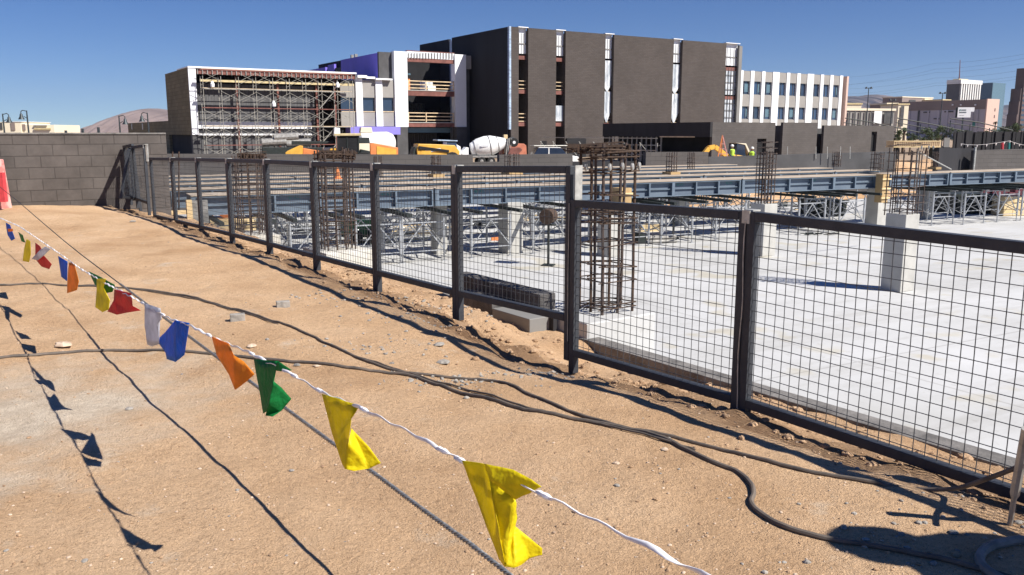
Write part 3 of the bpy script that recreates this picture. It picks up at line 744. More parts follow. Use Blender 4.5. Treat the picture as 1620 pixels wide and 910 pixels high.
# marks stencilled on the webs
def stencil(s, d, z, txt, root=None, h=.10):
    cu = bpy.data.curves.new('stencil', 'FONT'); cu.body = txt; cu.size = h * 1.3; cu.extrude = .001; cu.align_x = 'LEFT'
    o = bpy.data.objects.new('stencil', cu); COL.objects.link(o)
    p = GD.pt(s, d, z); o.matrix_world = Matrix.Translation(p) @ Matrix.Rotation(YD, 4, 'Z') @ Matrix.Rotation(R(90), 4, 'X')
    cu.materials.append(M['teal']); me = bpy.data.meshes.new_from_object(o); mwx = o.matrix_world.copy(); bpy.data.objects.remove(o)
    o = bpy.data.objects.new('stencil', me); COL.objects.link(o); o.matrix_world = mwx
    if root is not None:
        mw = o.matrix_world.copy(); o.parent = root; o.matrix_parent_inverse = PM[root.name].inverted() @ Matrix.Identity(4)
        loc, rot, sc_ = mw.decompose(); o.location = loc; o.rotation_mode = 'QUATERNION'; o.rotation_quaternion = rot
    return o
S_BREAK0, S_BREAK1 = dS(1386), dS(1408)
S_END = dS(1700)
S_L = dS(300)
segs = [(S_L, dS(497), 'front blue girder seen through the far left mesh panels'), (dS(500), dS(686), 'front blue girder behind the tall mesh panels, left of the white column'),
        (dS(688), dS(905), 'front blue girder behind the two nearest tall mesh panels'), (dS(908), dS(1172), 'front blue girder just right of the near rebar cage'),
        (dS(1174), S_BREAK0, 'front blue girder ending at the yellow column form'), (S_BREAK1, dS(1500), 'front blue girder right of the yellow column form'),
        (dS(1502), S_END, 'front blue girder running off the right edge')]
gird = []
for s0, s1, lab in segs: gird.append(girder(s0, s1 - .02, 0, lab))
for px, k in ((455, 0), (603, 1), (752, 2), (1073, 3), (1151, 3), (1284, 4)):
    stencil(dS(px), .0885, DZ - .17, '40 AS', gird[k], .09)
row_lab = ['second row', 'third row', 'fourth row', 'rearmost row']
for r_ in range(1, 5):
    d = 2.35 * r_ + .1
    cuts = [dS(300) - r_*1.2, dS(640) - r_*.4, dS(880), dS(1180) + r_*.3, dS(1390) + r_*.5] + ([dS(1480)] if r_ < 3 else [])
    nm = ['far left', 'left of centre', 'middle', 'right of the near rebar cage', 'behind the yellow column form', 'right end']
    for k, (a, b) in enumerate(zip(cuts, cuts[1:])):
        if r_ == 4 and k == 4: continue
        girder(a + .02, b - .05, d, 'plywood topped girder, %s, %s' % (row_lab[r_-1], ['at the far left', 'left of the centre posts', 'behind the corner post', 'behind the near rebar cage', 'near the yellow column form'][k]), wdt=.78)

def tower(label=None):
    root = thing('shoring_tower', label, 'shoring tower', (0,0,0), 0, 'aluminium shoring towers under the deck')
    H = 1.22; W_, D_ = 1.15, 1.5
    for sx in (0, 1):
        for sy in (0, 1):
            m = MB(); x, y = sx*W_, sy*D_
            m.tube([(x,y,.02),(x,y,.25)], .018, 6); m.tube([(x,y,.22),(x,y,H-.1)], .034, 8); m.tube([(x,y,H-.12),(x,y,H)], .018, 6)
            m.box(x-.07, x+.07, y-.07, y+.07, 0, .015); m.box(x-.08, x+.08, y-.06, y+.06, H-.01, H+.015)
            m.build('leg', M['alu'], root, local=True, smooth=False)
    for y in (0, D_):
        m = MB(); m.bar((0,y,.28), (W_,y,.28), .025); m.bar((0,y,H-.2), (W_,y,H-.2), .03); m.bar((0,y,.3), (W_*.5,y,H-.22), .025); m.bar((W_,y,.3), (W_*.5,y,H-.22), .025)
        m.build('frame', M['alu'], root, local=True)
    for x in (0, W_):
        m = MB(); m.bar((x+.03,0,.35), (x+.03,D_,H-.3), .022); m.build('cross_brace', M['alu'], root, local=True)
        m = MB(); m.bar((x+.055,D_,.35), (x+.055,0,H-.3), .022); m.build('cross_brace', M['alu'], root, local=True)
    for y in (-.02, D_ + .02):
        pass
    for x in (0, W_):
        m = MB(); m.box(x-.05, x+.05, -.65, D_+.55, H+.016, H+.095); m.build('ledger_beam', M['ledger'], root, local=True)
    return root
t0 = None
twr = [(340,0,'shoring tower at the far left below the blue girder'),(452,0,'shoring tower seen through the fifth tall mesh panel'),(556,0,'shoring tower beside the green machine'),
       (628,0,'shoring tower left of the white column'),(737,0,'shoring tower seen through the nearest tall mesh panel, left'),(834,0,'shoring tower seen through the nearest tall mesh panel, right'),
       (965,0,'shoring tower standing behind the near rebar cage'),(1036,0,'shoring tower just right of the near rebar cage'),(1122,0,'shoring tower above the pipe stack, second right of the cage'),
       (1252,0,'shoring tower above the second low mesh panel, left'),(1316,0,'shoring tower left of the yellow column form'),(1462,0,'shoring tower right of the yellow column form'),
       (1500,1,'shoring tower before the dark bin, left'),(1553,1,'shoring tower before the dark bin, right'),(1590,1,'rightmost shoring tower before the maroon sheet')]
for k, (px, off, lab) in enumerate(twr):
    s = dS(px, 330); loc = GD.pt(s, -.35 - off*.3, PITZ)
    if t0 is None: t0 = tower(lab); t0.location = loc; t0.rotation_euler = (0,0,YD)
    else: copy_tree(t0, lab, loc, YD)
rw = random.Random(5); k = 0
for r_ in range(1, 4):
    s = dS(330) + 1.1*r_
    while s < dS(1560 if r_ < 3 else 1380):
        loc = GD.pt(s + rw.uniform(-.2,.2), 2.35*r_ + .1, PITZ)
        cpy = copy_tree(t0, 'shoring tower in the crowd of towers under the middle of the deck', loc, YD + R(rw.uniform(-3,3))); s += 4.3; k += 1
        for ch in kids(cpy):
            if ch.name.startswith('ledger'): bpy.data.objects.remove(ch)

def column(px, Ytop, lab, w=.5, s=None, d=.8, z1=DZ-.45, base=PITZ, mt='conc'):
    p = GD.pt(dS(px, 330, d), d, 0); g_ = Grid(p.xy, YAW)
    m = MB(g_); m.box(-w/2, w/2, -w/2, w/2, base, z1)
    return m.build('concrete_column', M[mt], label=lab, cat='column', bevel=.015), g_
column(808, 0, 'pale concrete column behind the nearest tall mesh panel', d=.2)
column(694, 0, 'white concrete column left of the second tall post', w=.34, d=.9)
column(1386, 0, 'pale concrete column under the yellow column form', d=.35)
column(1462, 0, 'concrete column under the girder right of the yellow form', d=1.5)
column(1075, 0, 'concrete column far behind, right of the near cage', d=4)
column(966, 0, 'concrete column standing behind the near rebar cage', d=-1.6, z1=DZ-.5)
# isolated column on the open slab
pc = onz(1421, 459, PITZ); gc_ = Grid(pc.xy, YAW)
zt_ = at(1412, 338, pc.y).z
m = MB(gc_); m.box(-.235, .235, -.2, .27, PITZ, zt_); m.build('concrete_column', M['conc'], label='free standing square concrete column on the open slab', cat='column', bevel=.012)
# yellow form around the column head, with walers
def colform(px, d, w, z0, z1, lab, mt='plyy'):
    p = GD.pt(dS(px, 285, d), d, 0); g_ = Grid(p.xy, YD)
    root = thing('column_form', lab, 'column form', g_.pt(0,0,z0), YD, 'timber column head forms')
    for a in ((-w/2, w/2, -w/2, -w/2+.04), (-w/2, w/2, w/2-.04, w/2), (-w/2, -w/2+.04, -w/2+.041, w/2-.041), (w/2-.04, w/2, -w/2+.041, w/2-.041)):
        m = MB(g_); m.box(*a, z0, z1); m.build('side_panel', M[mt], root)
    nb = max(2, int((z1 - z0) / .25))
    for i in range(nb):
        z = z0 + (z1 - z0)*(i + .5)/nb
        m = MB(g_); m.box(-w/2-.06, w/2+.06, -w/2-.05, -w/2-.002, z-.025, z+.025); m.build('waler', M['timber'], root)
    return root
colform(1396, -.25, .30, DZ - .95, DZ + .02, 'tall yellow column form breaking the row of blue girders')
colform(984, -1.8, .38, DZ - .62, DZ - .02, 'small timber column form seen behind the near rebar cage')

# ------------------------------------------------------------------ rebar cages
def dense(h, st=.14): return [st*(i+.6) for i in range(int(h/st))]
def cage(c, w, z0, z1, lab, nx=3, bar=.028, tie=.014, rings=None, yaw=YAW, double=True, mt='rust', spacers=None, jit=.012, grp='reinforcing bar column cages'):
    root = thing('rebar_cage', lab, 'rebar cage', (c.x, c.y, z0), yaw, grp)
    rnd = random.Random(int(c.x*97 + c.y*31)); g_ = Grid((0,0), 0)
    pos = []
    for i in range(nx):
        for j in range(nx):
            if i in (0, nx-1) or j in (0, nx-1): pos.append((-w/2 + w*i/(nx-1), -w/2 + w*j/(nx-1)))
    H = z1 - z0
    for x, y in pos:
        m = MB(); lean = (rnd.uniform(-jit, jit), rnd.uniform(-jit, jit)); h = H * rnd.uniform(.97, 1.02)
        path = [(x + lean[0]*t + .004*math.sin(t*9), y + lean[1]*t, h*t) for t in (0, .25, .5, .75, 1)]
        m.tube(path, bar/2, 6); m.build('vertical_bar', M['darkbar'] if rnd.random() < .6 else M[mt], root, local=True)
    zs = rings or [H*(i+.5)/int(H/.3) for i in range(int(H/.3))]
    for z in zs:
        e = w/2 + bar/2 + tie/2 + .004; m = MB()
        t1, t2 = rnd.uniform(-.02, .02), rnd.uniform(-.02, .02)
        q = [(-e-.05,-e,z+t1),(e,-e,z+t2),(e,e,z-t1),(-e,e,z-t2),(-e,-e-.05,z+t1+.012)]
        m.tube([Vector(a) for a in q], tie/2, 5); m.build('tie_hoop', M[mt], root, local=True)
        if double:
            m = MB(); m.tube([(-e-.03,0,z+.02),(0,-e,z+.03-t1),(e,0,z+.02),(0,e,z+.01),(-e,.03,z+.03)], tie/2, 5); m.build('tie_hoop', M[mt], root, local=True)
    if spacers:
        for (x, y, z) in spacers:
            m = MB(); m.lathe((x, y, z), (.6,-.8,0), [(-.015,.012),(-.015,.028),(-.008,.038),(.008,.038),(.015,.028),(.015,.012)], 12)
            m.build('spacer_wheel', M['chrome'], root, local=True, smooth=False)
    return root
p1 = at(958, 490, 8.85); z0 = p1.z
def zz_(py, Y=8.85): return at(958, py, Y).z - z0
cage(p1, .395, z0, at(958, 229, 8.85).z, 'tall rusty rebar cage right of the tall corner post, nearest', rings=[zz_(y) for y in (484,478,440,418,384,352,341,333,308,272,250,241,236)],
     bar=.030, tie=.014, spacers=[(-.18,-.25,zz_(263)),(-.02,-.25,zz_(262)),(.10,-.26,zz_(263)),(.24,-.2,zz_(262)),(-.25,.05,zz_(264))], jit=.02)
# pale pilaster it stands on
gp = Grid(p1.xy, math.atan2(FT.y, FT.x) + math.pi)
q1, pp1 = fq(p1.x, p1.y)
root = thing('pilaster', 'stained concrete pilaster carrying the near rebar cage', 'pilaster', (p1.x, p1.y, PITZ))
m = MB(GF); m.box(q1 - .40, q1 + .62, EDGE + .0, pp1 + .34, PITZ, z0 - .002); m.build('body', M['slab'], root, bevel=.015)
m = MB(GF); m.box(q1 + .10, q1 + .62, EDGE + .0, EDGE + .165, -.499, -.30); 
m = MB(GF); m.box(q1 + .02, q1 + .66, EDGE - .09, EDGE - .045, -.70, z0 + .01); m.build('membrane_board', M['blackwrap'], root)
p2 = at(533, 393, 14.4); z2 = p2.z
q2, pp2 = fq(p2.x, p2.y)
cage(p2, .48, z2, at(533, 236, 14.4).z, 'tall rusty rebar cage seen through the fourth tall mesh panel', nx=4, bar=.028, tie=.014, rings=[.1,.28,.42,.5,.68,.85,.98,1.05,1.25,1.36,1.5,1.58], jit=.02)
m = MB(GF); m.box(q2 - .5, q2 + .5, EDGE + .17, pp2 + .42, PITZ, z2 - .002); m.build('pilaster', M['conc_y'], label='concrete pilaster under the second rebar cage', cat='pilaster', bevel=.01)
p3 = at(398, 370, 17.3); z3 = p3.z; q3, pp3 = fq(p3.x, p3.y)
cage(p3, .50, z3, at(398, 248, 17.3).z, 'rebar cage seen through the sixth tall mesh panel', nx=4, bar=.026, tie=.014, rings=[.1,.2,.33,.45,.6,.72,.85,1.0,1.12,1.25,1.36], jit=.02)
m = MB(GF); m.box(q3 - .5, q3 + .5, EDGE + .17, pp3 + .42, PITZ, z3 - .002); m.build('pilaster', M['conc_y'], label='concrete pilaster under the third rebar cage', cat='pilaster', bevel=.01)
p4 = at(278, 332, 20.3)
for k, px in enumerate((273, 283)):
    a = at(px, 335, 20.3 + k*.3); b = at(px, 240, 20.3 + k*.3); m = MB(); m.tube([a, b], .018, 6); m.build('rebar_rod', M['rust'], label=['lone rusty rod seen through the farthest tall panel, left', 'lone rusty rod seen through the farthest tall panel, right'][k], cat='rod')
# on the isolated column
pcg = at(1432, 300, pc.y + .1); cage(pcg, .52, zt_ - .05, at(1430, 236, pc.y).z, 'large rebar cage above the free standing column', nx=4, bar=.026, tie=.014, rings=dense(1.6, .17), mt='darkbar',
     spacers=[(-.2,-.42,1.42),(.05,-.42,1.42),(.2,-.42,1.42)], yaw=YAW)
# rising from column heads on the deck
def deck_cage(px, pyb, pyt, wpx, lab, box=True, z0=DZ):
    p = onz(px, pyb, DZ + .0); w = wpx * p.y / 1350 / 1.38
    cage(p, w, DZ - (.0), at(px, pyt, p.y).z, lab, nx=3, bar=.03, tie=.018, double=False, rings=dense(at(px, pyt, p.y).z - DZ, .17), mt='darkbar')
    if box:
        g_ = Grid(p.xy, YAW); e = w*.5 + .06
        root = thing('column_collar', 'timber collar at the foot of the ' + lab.replace('small cage on the deck before', 'cage before'), 'column collar', (p.x, p.y, DZ), YAW, 'timber collars on the deck')
        for a in ((-e-.04, e+.04, -e-.04, -e), (-e-.04, e+.04, e, e+.04), (-e-.04, -e, -e+.001, e-.001), (e, e+.04, -e+.001, e-.001)):
            m = MB(g_); m.box(*a, DZ + .002, DZ + .09); m.build('side_board', M['plyy'], root)
deck_cage(1062, 276, 241, 15, 'small cage on the deck before the grey block wall, left')
deck_cage(1093, 268, 241, 10, 'small cage on the deck before the grey block wall, right', box=False)
pq = at(1209, 322, 23.2); cage(pq, .34, pq.z, at(1209, 240, 23.2).z, 'dark cage rising before the girder above the second fence post', nx=4, bar=.026, tie=.014, double=True, rings=dense(1.8), mt='darkbar')
g_ = Grid(pq.xy, YAW); m = MB(g_); m.box(-.25, .25, -.25, .25, PITZ, pq.z); m.build('concrete_column', M['conc'], label='short concrete column above the second fence post', cat='column', bevel=.012)
deck_cage(810, 276, 243, 22, 'cage on the deck below the concrete mixer truck')
deck_cage(690, 280, 246, 14, 'cage on the deck below the yellow telehandler')
deck_cage(598, 279, 247, 13, 'cage on the deck below the white tank', box=False)
deck_cage(1323, 264, 240, 12, 'small cage on the deck right of centre, far side', box=False)
deck_cage(1387, 270, 241, 18, 'cage just left of the yellow column form', box=False)
deck_cage(1478, 268, 240, 9, 'thin cage before the black hoarding', box=True)
# horizontal bundles of hoops lying on cage tops
def ringpile(px, py, wpx, hpx, Y, lab):
    a = at(px - wpx/2, py, Y); b = at(px + wpx/2, py, Y); h = hpx*Y/1350; L = (b-a).length; rnd = random.Random(px)
    g_ = Grid(a.xy, YAW*.3); m = MB(g_); root = thing('hoop_bundle', lab, 'hoop bundle', (a + b)/2)
    for k in range(7):
        z = a.z - h/2 + h*k/6; d = rnd.uniform(0, .1)
        m.bar(g_.pt(rnd.uniform(-.05,.05), d, z), g_.pt(L + rnd.uniform(-.05,.05), d, z + rnd.uniform(-.03,.03)), .018)
        m.bar(g_.pt(0, d + .45, z), g_.pt(L, d + .45, z + rnd.uniform(-.03,.03)), .018)
    m.build('hoop', M['rust'], root); m = MB(g_)
    for k in range(9):
        s = L*k/8; m.bar(g_.pt(s, 0, a.z - h*.5), g_.pt(s, 0, a.z + h*.5), .02); m.bar(g_.pt(s, 0, a.z + h*rnd.uniform(-.5,.5)), g_.pt(s, .5, a.z + h*rnd.uniform(-.5,.5)), .018)
    m.build('cross_tie', M['rust'], root)
ringpile(533, 245, 56, 11, 14.2, 'pile of rusty hoops on top of the second rebar cage')
ringpile(396, 247, 40, 7, 17.2, 'pile of rusty hoops on top of the third rebar cage')
ringpile(957, 236, 84, 12, 8.8, 'ring of rusty hoops round the head of the near cage')
# raking prop right of the big cage
a = at(1452, 240, 22); b = at(1505, 268, 24); m = MB(); m.tube([a, b], .014, 6); m.build('raking_prop', M['galv'], label='thin grey raking prop right of the large cage', cat='prop')
a = at(1452, 240, 22); b = at(1449, 300, 22); m = MB(); m.tube([a, b], .013, 6); m.build('raking_prop', M['galv'], label='thin upright pole at the right side of the large cage', cat='prop')

# ------------------------------------------------------------------ things lying on the slab
def pile(px, py, wpx, n_, lab, cat, mt='alu', yaw=YAW, r=.03, L=2.2, h=.25, two=None):
    P = onz(px, py, PITZ); g_ = Grid(P.xy, yaw); rnd = random.Random(px)
    m = MB(g_); m2 = MB(g_); wd = wpx*P.y/1350
    for k in range(n_):
        s = rnd.uniform(-wd/2, wd/2 - L*.5); d = rnd.uniform(-.5, .9); z = PITZ + .03 + rnd.random()*h; a = rnd.gauss(0, .12)
        (m if two is None or rnd.random() < .6 else m2).bar(g_.pt(s, d, z), g_.pt(s + L*rnd.uniform(.5, 1), d + a, z + rnd.gauss(0, .05)), r)
    if two is None: m.build('prop_pile', M[mt], label=lab, cat=cat)
    else:
        root = thing('material_pile', lab, cat, P); m.build('steel', M[mt], root); m2.build('timber', M[two], root)
for k, a in enumerate([(470, 372, 60, 18, 'heap of grey shoring parts seen through the fifth tall panel'), (660, 372, 70, 20, 'heap of grey shoring parts left of the second tall post'),
      (770, 360, 60, 20, 'heap of grey shoring parts through the nearest tall panel'), (860, 352, 60, 18, 'heap of shoring parts and timber by the corner post'), (1215, 332, 60, 22, 'tangle of grey shoring parts above the second post'),
      (1290, 338, 50, 20, 'tangle of shoring parts and timber left of the yellow form'), (600, 385, 50, 10, 'scattered grey props before the green machine'), (1050, 345, 60, 10, 'props lying right of the near cage, far side')]):
    pile(a[0], a[1], a[2], a[3], a[4], 'material pile', two='timber' if k % 2 else 'ledger')
# pipe bundle right of near cage
P = onz(1040, 385, PITZ); g_ = Grid(P.xy, R(12)); root = thing('pipe_bundle', 'stack of grey pipes lying on the slab right of the near cage', 'pipe stack', P)
for i, (d, z) in enumerate(((0,.06),(.13,.06),(.26,.06),(.065,.17),(.195,.17))):
    m = MB(g_); m.tube([g_.pt(-.55, d, PITZ + z), g_.pt(.62, d, PITZ + z)], .055, 10); m.build('pipe', M['chrome'], root)
m = MB(g_); m.prism([(-.65,PITZ),(-.35,PITZ),(-.4,PITZ+.28),(-.62,PITZ+.33)], -.06, .34); m.build('rack_end', M['ledger'], root)
# stand with a jack beside it
P = onz(1065, 378, PITZ); g_ = Grid(P.xy, 0); root = thing('jack_stand', 'small dark upright jack beside the pipe stack', 'jack', P)
m = MB(g_); m.box(-.16,.16,-.1,.1,PITZ,PITZ+.06); m.build('base', M['ledger'], root); m = MB(g_); m.box(-.03,.03,-.03,.03,PITZ+.061,PITZ+.62); m.build('mast', M['ledger'], root)
# timber block
P = onz(1028, 366, PITZ); g_ = Grid(P.xy, R(10)); root = thing('timber_stack', 'short stack of yellow timber behind the pipe stack', 'timber stack', P)
for i in range(3): m = MB(g_); m.box(-.35+.02*i,.33,-.1,.12,PITZ+.085*i,PITZ+.085*i+.08); m.build('board', M['timber'], root)
# brown drum on slab
P = at(868, 342, 21.3); root = thing('barrel', 'dark brown barrel on a stand behind the nearest tall panel', 'barrel', (P.x, P.y, PITZ)); g_ = Grid(P.xy, R(-20))
m = MB(g_); m.lathe(g_.pt(0,-.2,P.z), g_.v, [(0,.02),(0,.18),(.02,.195),(.35,.195),(.37,.18),(.37,.02)], 18); m.build('drum', M['rust'], root, smooth=False)
m = MB(g_); m.box(-.15,.15,-.15,.13,PITZ,PITZ+.03); m.box(-.025,.025,-.025,.025,PITZ+.03,P.z-.2); m.box(-.16,.16,-.1,.12,P.z-.23,P.z-.205); m.build('stand', M['ledger'], root)
# green machine
P = onz(572, 383, PITZ); g_ = Grid(P.xy, YAW); root = thing('compressor', 'green wheeled compressor behind the second rebar cage', 'compressor', P, YAW)
m = MB(g_); m.prism([(-.6,PITZ+.18),(.55,PITZ+.18),(.55,PITZ+.55),(.3,PITZ+.68),(-.5,PITZ+.68),(-.6,PITZ+.5)], -.3, .3); m.build('housing', M['green'], root, bevel=.02)
for s in (-.3, .35):
    m = MB(g_); m.lathe(g_.pt(s, -.42, PITZ + .2), g_.v, [(0,.05),(0,.17),(.02,.2),(.10,.2),(.115,.17),(.115,.05)], 14); m.build('wheel', M['tyre'], root)
m = MB(g_); m.bar(g_.pt(-.6,0,PITZ+.25), g_.pt(-1.3,0,PITZ+.1), .05); m.build('tow_bar', M['ledger'], root)
P = onz(596, 386, PITZ); g_ = Grid(P.xy, R(50)); m = MB(g_); m.lathe(g_.pt(0,0,PITZ+.23), g_.v, [(0,.06),(0,.2),(.02,.23),(.2,.23),(.22,.2),(.22,.06)], 16); m.build('cable_reel', M['ledger'], label='dark reel beside the green compressor', cat='reel')
# orange bags
P = at(342, 333, 22.5); g_ = Grid(P.xy, 0)
for k in range(4):
    m = MB(); r = random.Random(k); c = Vector((P.x - .35 + .22*k, P.y + r.uniform(-.2,.2), P.z - .1 + r.uniform(-.05,.05)))
    stone(c, .18, m, .9, k); m.build('orange_bag', M['orange'], label='orange bag in the heap seen through the seventh panel', cat='bag', group='orange bags heaped at the left end', smooth=True)
m = MB(); m.box(P.x - .8, P.x + .9, P.y - .3, P.y + .5, PITZ, P.z - .22); m.build('crate', M['timber'], label='timber crate under the orange bags', cat='crate')
# timber stand at far left
a = GD.pt(S_L - .5, -.3, 0); root = thing('timber_prop', 'pale timber T shaped prop at the left end of the girders', 'timber prop', (a.x, a.y, PITZ))
x = dS(299, 320); m = MB(GD); m.box(x - .09, x + .03, -.32, -.2, PITZ, DZ - .08); m.build('post', M['timber'], root); m = MB(GD); m.box(x - 1.6, x - .1, -.3, -.22, DZ - .40, DZ - .31); m.build('arm', M['timber'], root)
m = MB(GD); m.box(x - .02 + .06, x + .38, -.22, -.1, PITZ, DZ - .1); m.build('side_board', M['chrome'], root)
m = MB(GD); m.box(S_L - 6, S_L - .6, -.05, 3, PITZ, DZ - .45); m.build('masonry_pier', M['bricklow'], label='grey block pier at the far left end of the deck', cat='pier')
# orange bag under rear cage and footing boards
P = onz(793, 378, PITZ); g_ = Grid(P.xy, YAW); m = MB(g_); m.box(-.5,.4,-.25,-.21,PITZ,PITZ+.1); m.build('kicker_board', M['orange'], label='reddish board at the foot of the pale column', cat='board')
m = MB(); a = at(534, 268, 27); g_=Grid(a.xy,0); m.box(a.x-.12, a.x+.12, a.y-.12, a.y+.12, DZ, DZ+.03); m.tube([(a.x,a.y,DZ+.03),(a.x,a.y,DZ+.38)], [.09,.025], 10)
m.build('traffic_cone', M['orange'], label='orange cone like marker on the deck behind the second cage', cat='cone')
# small debris on the open slab
for px, py, lab in ((1590, 384, 'dark scrap pile lying on the open slab at the far right'), (1300, 372, 'dark scraps lying on the slab behind the second low panel')):
    P = onz(px, py, PITZ); m = MB(Grid(P.xy, .1)); rnd = random.Random(px)
    for k in range(22):
        a = m.g.pt(rnd.uniform(-.5,.5), rnd.uniform(-.12,.12), PITZ + .02 + .03*rnd.random()); b = a + Vector((rnd.uniform(-.3,.3), rnd.uniform(-.1,.1), rnd.uniform(0,.04))); m.bar(a, b, .025)
    m.build('scrap_pile', M['ledger'], label=lab, cat='scrap')
# dark bins and dirt bank at right
GB = Grid(at(1500, 335, 34).xy, YAW)
def bank():
    m = MB(); nx, ny = 90, 26; o = GD
    for i in range(nx + 1):
        s = dS(1395) - 2 + i * .45
        for j in range(ny + 1):
            t = j / ny; d = 9.6 + t*7
            p = o.pt(s, d + .5*noise.noise(Vector((s*.4, 1, 0))), 0)
            z = PITZ + .02 + (1.55)*sstep(.02, .75, t) + .16*noise.noise(Vector((s*.8, d*.8, 3))) * min(1, t*6) + .06*noise.noise(Vector((s*3, d*3, 3)))
            m.v.append((p.x, p.y, z))
    for i in range(nx):
        for j in range(ny): m.f.append((i*(ny+1)+j, i*(ny+1)+j+1, (i+1)*(ny+1)+j+1, (i+1)*(ny+1)+j))
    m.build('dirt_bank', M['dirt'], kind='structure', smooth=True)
bank()
def bin_(px0, px1, py0, py1, Y, mt, lab):
    a = at(px0, py1, Y); b = at(px1, py0, Y); g_ = Grid(a.xy, R(8)); L = (b.x - a.x)
    root = thing('skip_bin', lab, 'skip bin', (a.x, a.y, PITZ)); 
    m = MB(g_); m.prism([(0.1,PITZ),(L-.1,PITZ),(L,b.z),(0,b.z)], 0, 1.6); m.build('body', M[mt], root)
    m = MB(g_); m.box(-.03, L+.03, -.05, -.002, b.z-.08, b.z+.02); m.build('rim', M['ledger'], root)
    for k in range(4): m = MB(g_); s = L*(k+.5)/4; m.box(s-.05, s+.05, -.06, -.003, PITZ+.1, b.z-.09); m.build('rib', M[mt], root)
bin_(1505, 1582, 308, 338, 35, 'ledger', 'dark green bin under the deck at right')
bin_(1290, 1345, 318, 334, 34, 'ledger', 'dark green bin behind the tower left of the yellow form')
P = at(1600, 300, 37); m = MB(Grid(P.xy, R(15)))
for k in range(12):
    s = -1.6 + k*.3; m.box(s, s+.29, .05*math.sin(k*2), .3+.05*math.sin(k*2), PITZ + .6, P.z + .12*math.sin(k))
m.build('tarpaulin', M['maroon'], label='dark maroon sheet hanging below the deck at the right edge', cat='tarpaulin')
P = at(1603, 334, 34.5); g_ = Grid(P.xy, R(10)); root = thing('block_pallet', 'tan stack of blocks at the right edge below the maroon sheet', 'block stack', (P.x, P.y, PITZ))
for i in range(3):
    for j in range(3): m = MB(g_); m.box(-.6+.42*i, -.6+.42*i+.4, -.2, .5, PITZ+.02+.26*j, PITZ+.02+.26*j+.24); m.build('block', M['timber'], root)

# ------------------------------------------------------------------ low walls behind the deck
def lowwall(pxa, pxb, pya, pyb, Ya, Yb, lab, mt='bricklow', z0=-1.5, th=.25, cap=False):
    a = at(pxa, pya, Ya); b = at(pxb, pyb, Yb); d = Vector((b.x - a.x, b.y - a.y, 0)); L = d.length; d.normalize(); nn = Vector((-d.y, d.x, 0)) * th
    if nn.y < 0: nn = -nn
    m = MB(); B = [(a.x, a.y, z0), (b.x, b.y, z0), (b.x+nn.x, b.y+nn.y, z0), (a.x+nn.x, a.y+nn.y, z0)]; T_ = [(a.x, a.y, a.z), (b.x, b.y, b.z), (b.x+nn.x, b.y+nn.y, b.z), (a.x+nn.x, a.y+nn.y, a.z)]
    m.hexa(B, T_); m.build('low_wall', M[mt], label=lab, cat='low wall')
lowwall(246, 748, 243.5, 245, 31.5, 36.5, 'long low grey wall behind the deck, left of the mixer truck', mt='bricklow')
lowwall(748, 790, 257, 256, 36.6, 37, 'lowered gap in the grey wall under the mixer truck')
lowwall(790, 906, 245, 243.5, 37, 38.5, 'low grey wall behind the deck, right of the mixer truck')
lowwall(906, 1022, 256, 255, 39, 40.5, 'black low wall behind the near rebar cage', mt='blackwrap')
lowwall(1022, 1121, 240.5, 240.5, 40, 41.5, 'taller light grey wall block right of the near cage')
lowwall(1121, 1418, 248.5, 240, 42, 45, 'long dark grey wall before the yellow excavator and workers', mt='greyd')
lowwall(1486, 1543, 234, 235, 42, 44, 'black wrapped wall block right of the large cage', mt='blackwrap')
lowwall(1543, 1760, 238, 232, 43, 46, 'grey block wall at the right edge under the pennants', mt='bricklow')
m = MB(); a = at(1542.5, 233, 42.9); m.box(a.x-.03, a.x+.04, a.y-.1, a.y+.02, -1, a.z); m.build('pole', M['galv'], label='thin pale upright pole at the left end of the right wall', cat='pole')
# ------------------------------------------------------------------ main dark building
GMn = Grid(at(806, 210, 105).xy, YAW)
def S(px, py=150, d=0.0, g=None): return (g or GMn).hit(px, py, d)[0]
def Z(py, px, d=0.0, g=None): return (g or GMn).hit(px, py, d)[1]
BZ = -1.7
mt_ = thing('main_building', 'large dark brick building with tall slots, centre of the skyline', 'building', GMn.pt(15, 0, BZ), YAW)
ztop = Z(42, 806); s_end = S(1172, 120)
dback = GMn.hits(664, 72)[0]
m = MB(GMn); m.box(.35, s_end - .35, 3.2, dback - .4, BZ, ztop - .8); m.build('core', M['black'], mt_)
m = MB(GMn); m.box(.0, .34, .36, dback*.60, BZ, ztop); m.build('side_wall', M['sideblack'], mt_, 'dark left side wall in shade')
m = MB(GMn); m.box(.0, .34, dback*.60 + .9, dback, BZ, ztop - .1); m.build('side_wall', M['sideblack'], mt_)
m = MB(GMn); m.box(.1, .3, dback*.60 + .01, dback*.60 + .89, BZ, ztop - .3); m.build('joint_strip', M['plastic'], mt_)
m = MB(GMn); m.box(s_end - .34, s_end, .36, dback, BZ, Z(71, 1172)); m.build('end_wall', M['greyd'], mt_)
m = MB(GMn); m.box(.36, s_end - .35, 3.0, dback - .4, ztop - .79, ztop - .5); m.build('roof', M['greyd'], mt_)
m = MB(GMn); m.box(-.03, .22, -.03, .35, Z(205, 812), ztop + .02); m.build('corner_strip', M['edge'], mt_)
pan = [(808, 820.5, None), (835.5, 879.5, None), (894, 956.5, None), (970, 1063.5, 1), (1077.5, 1146, 1)]
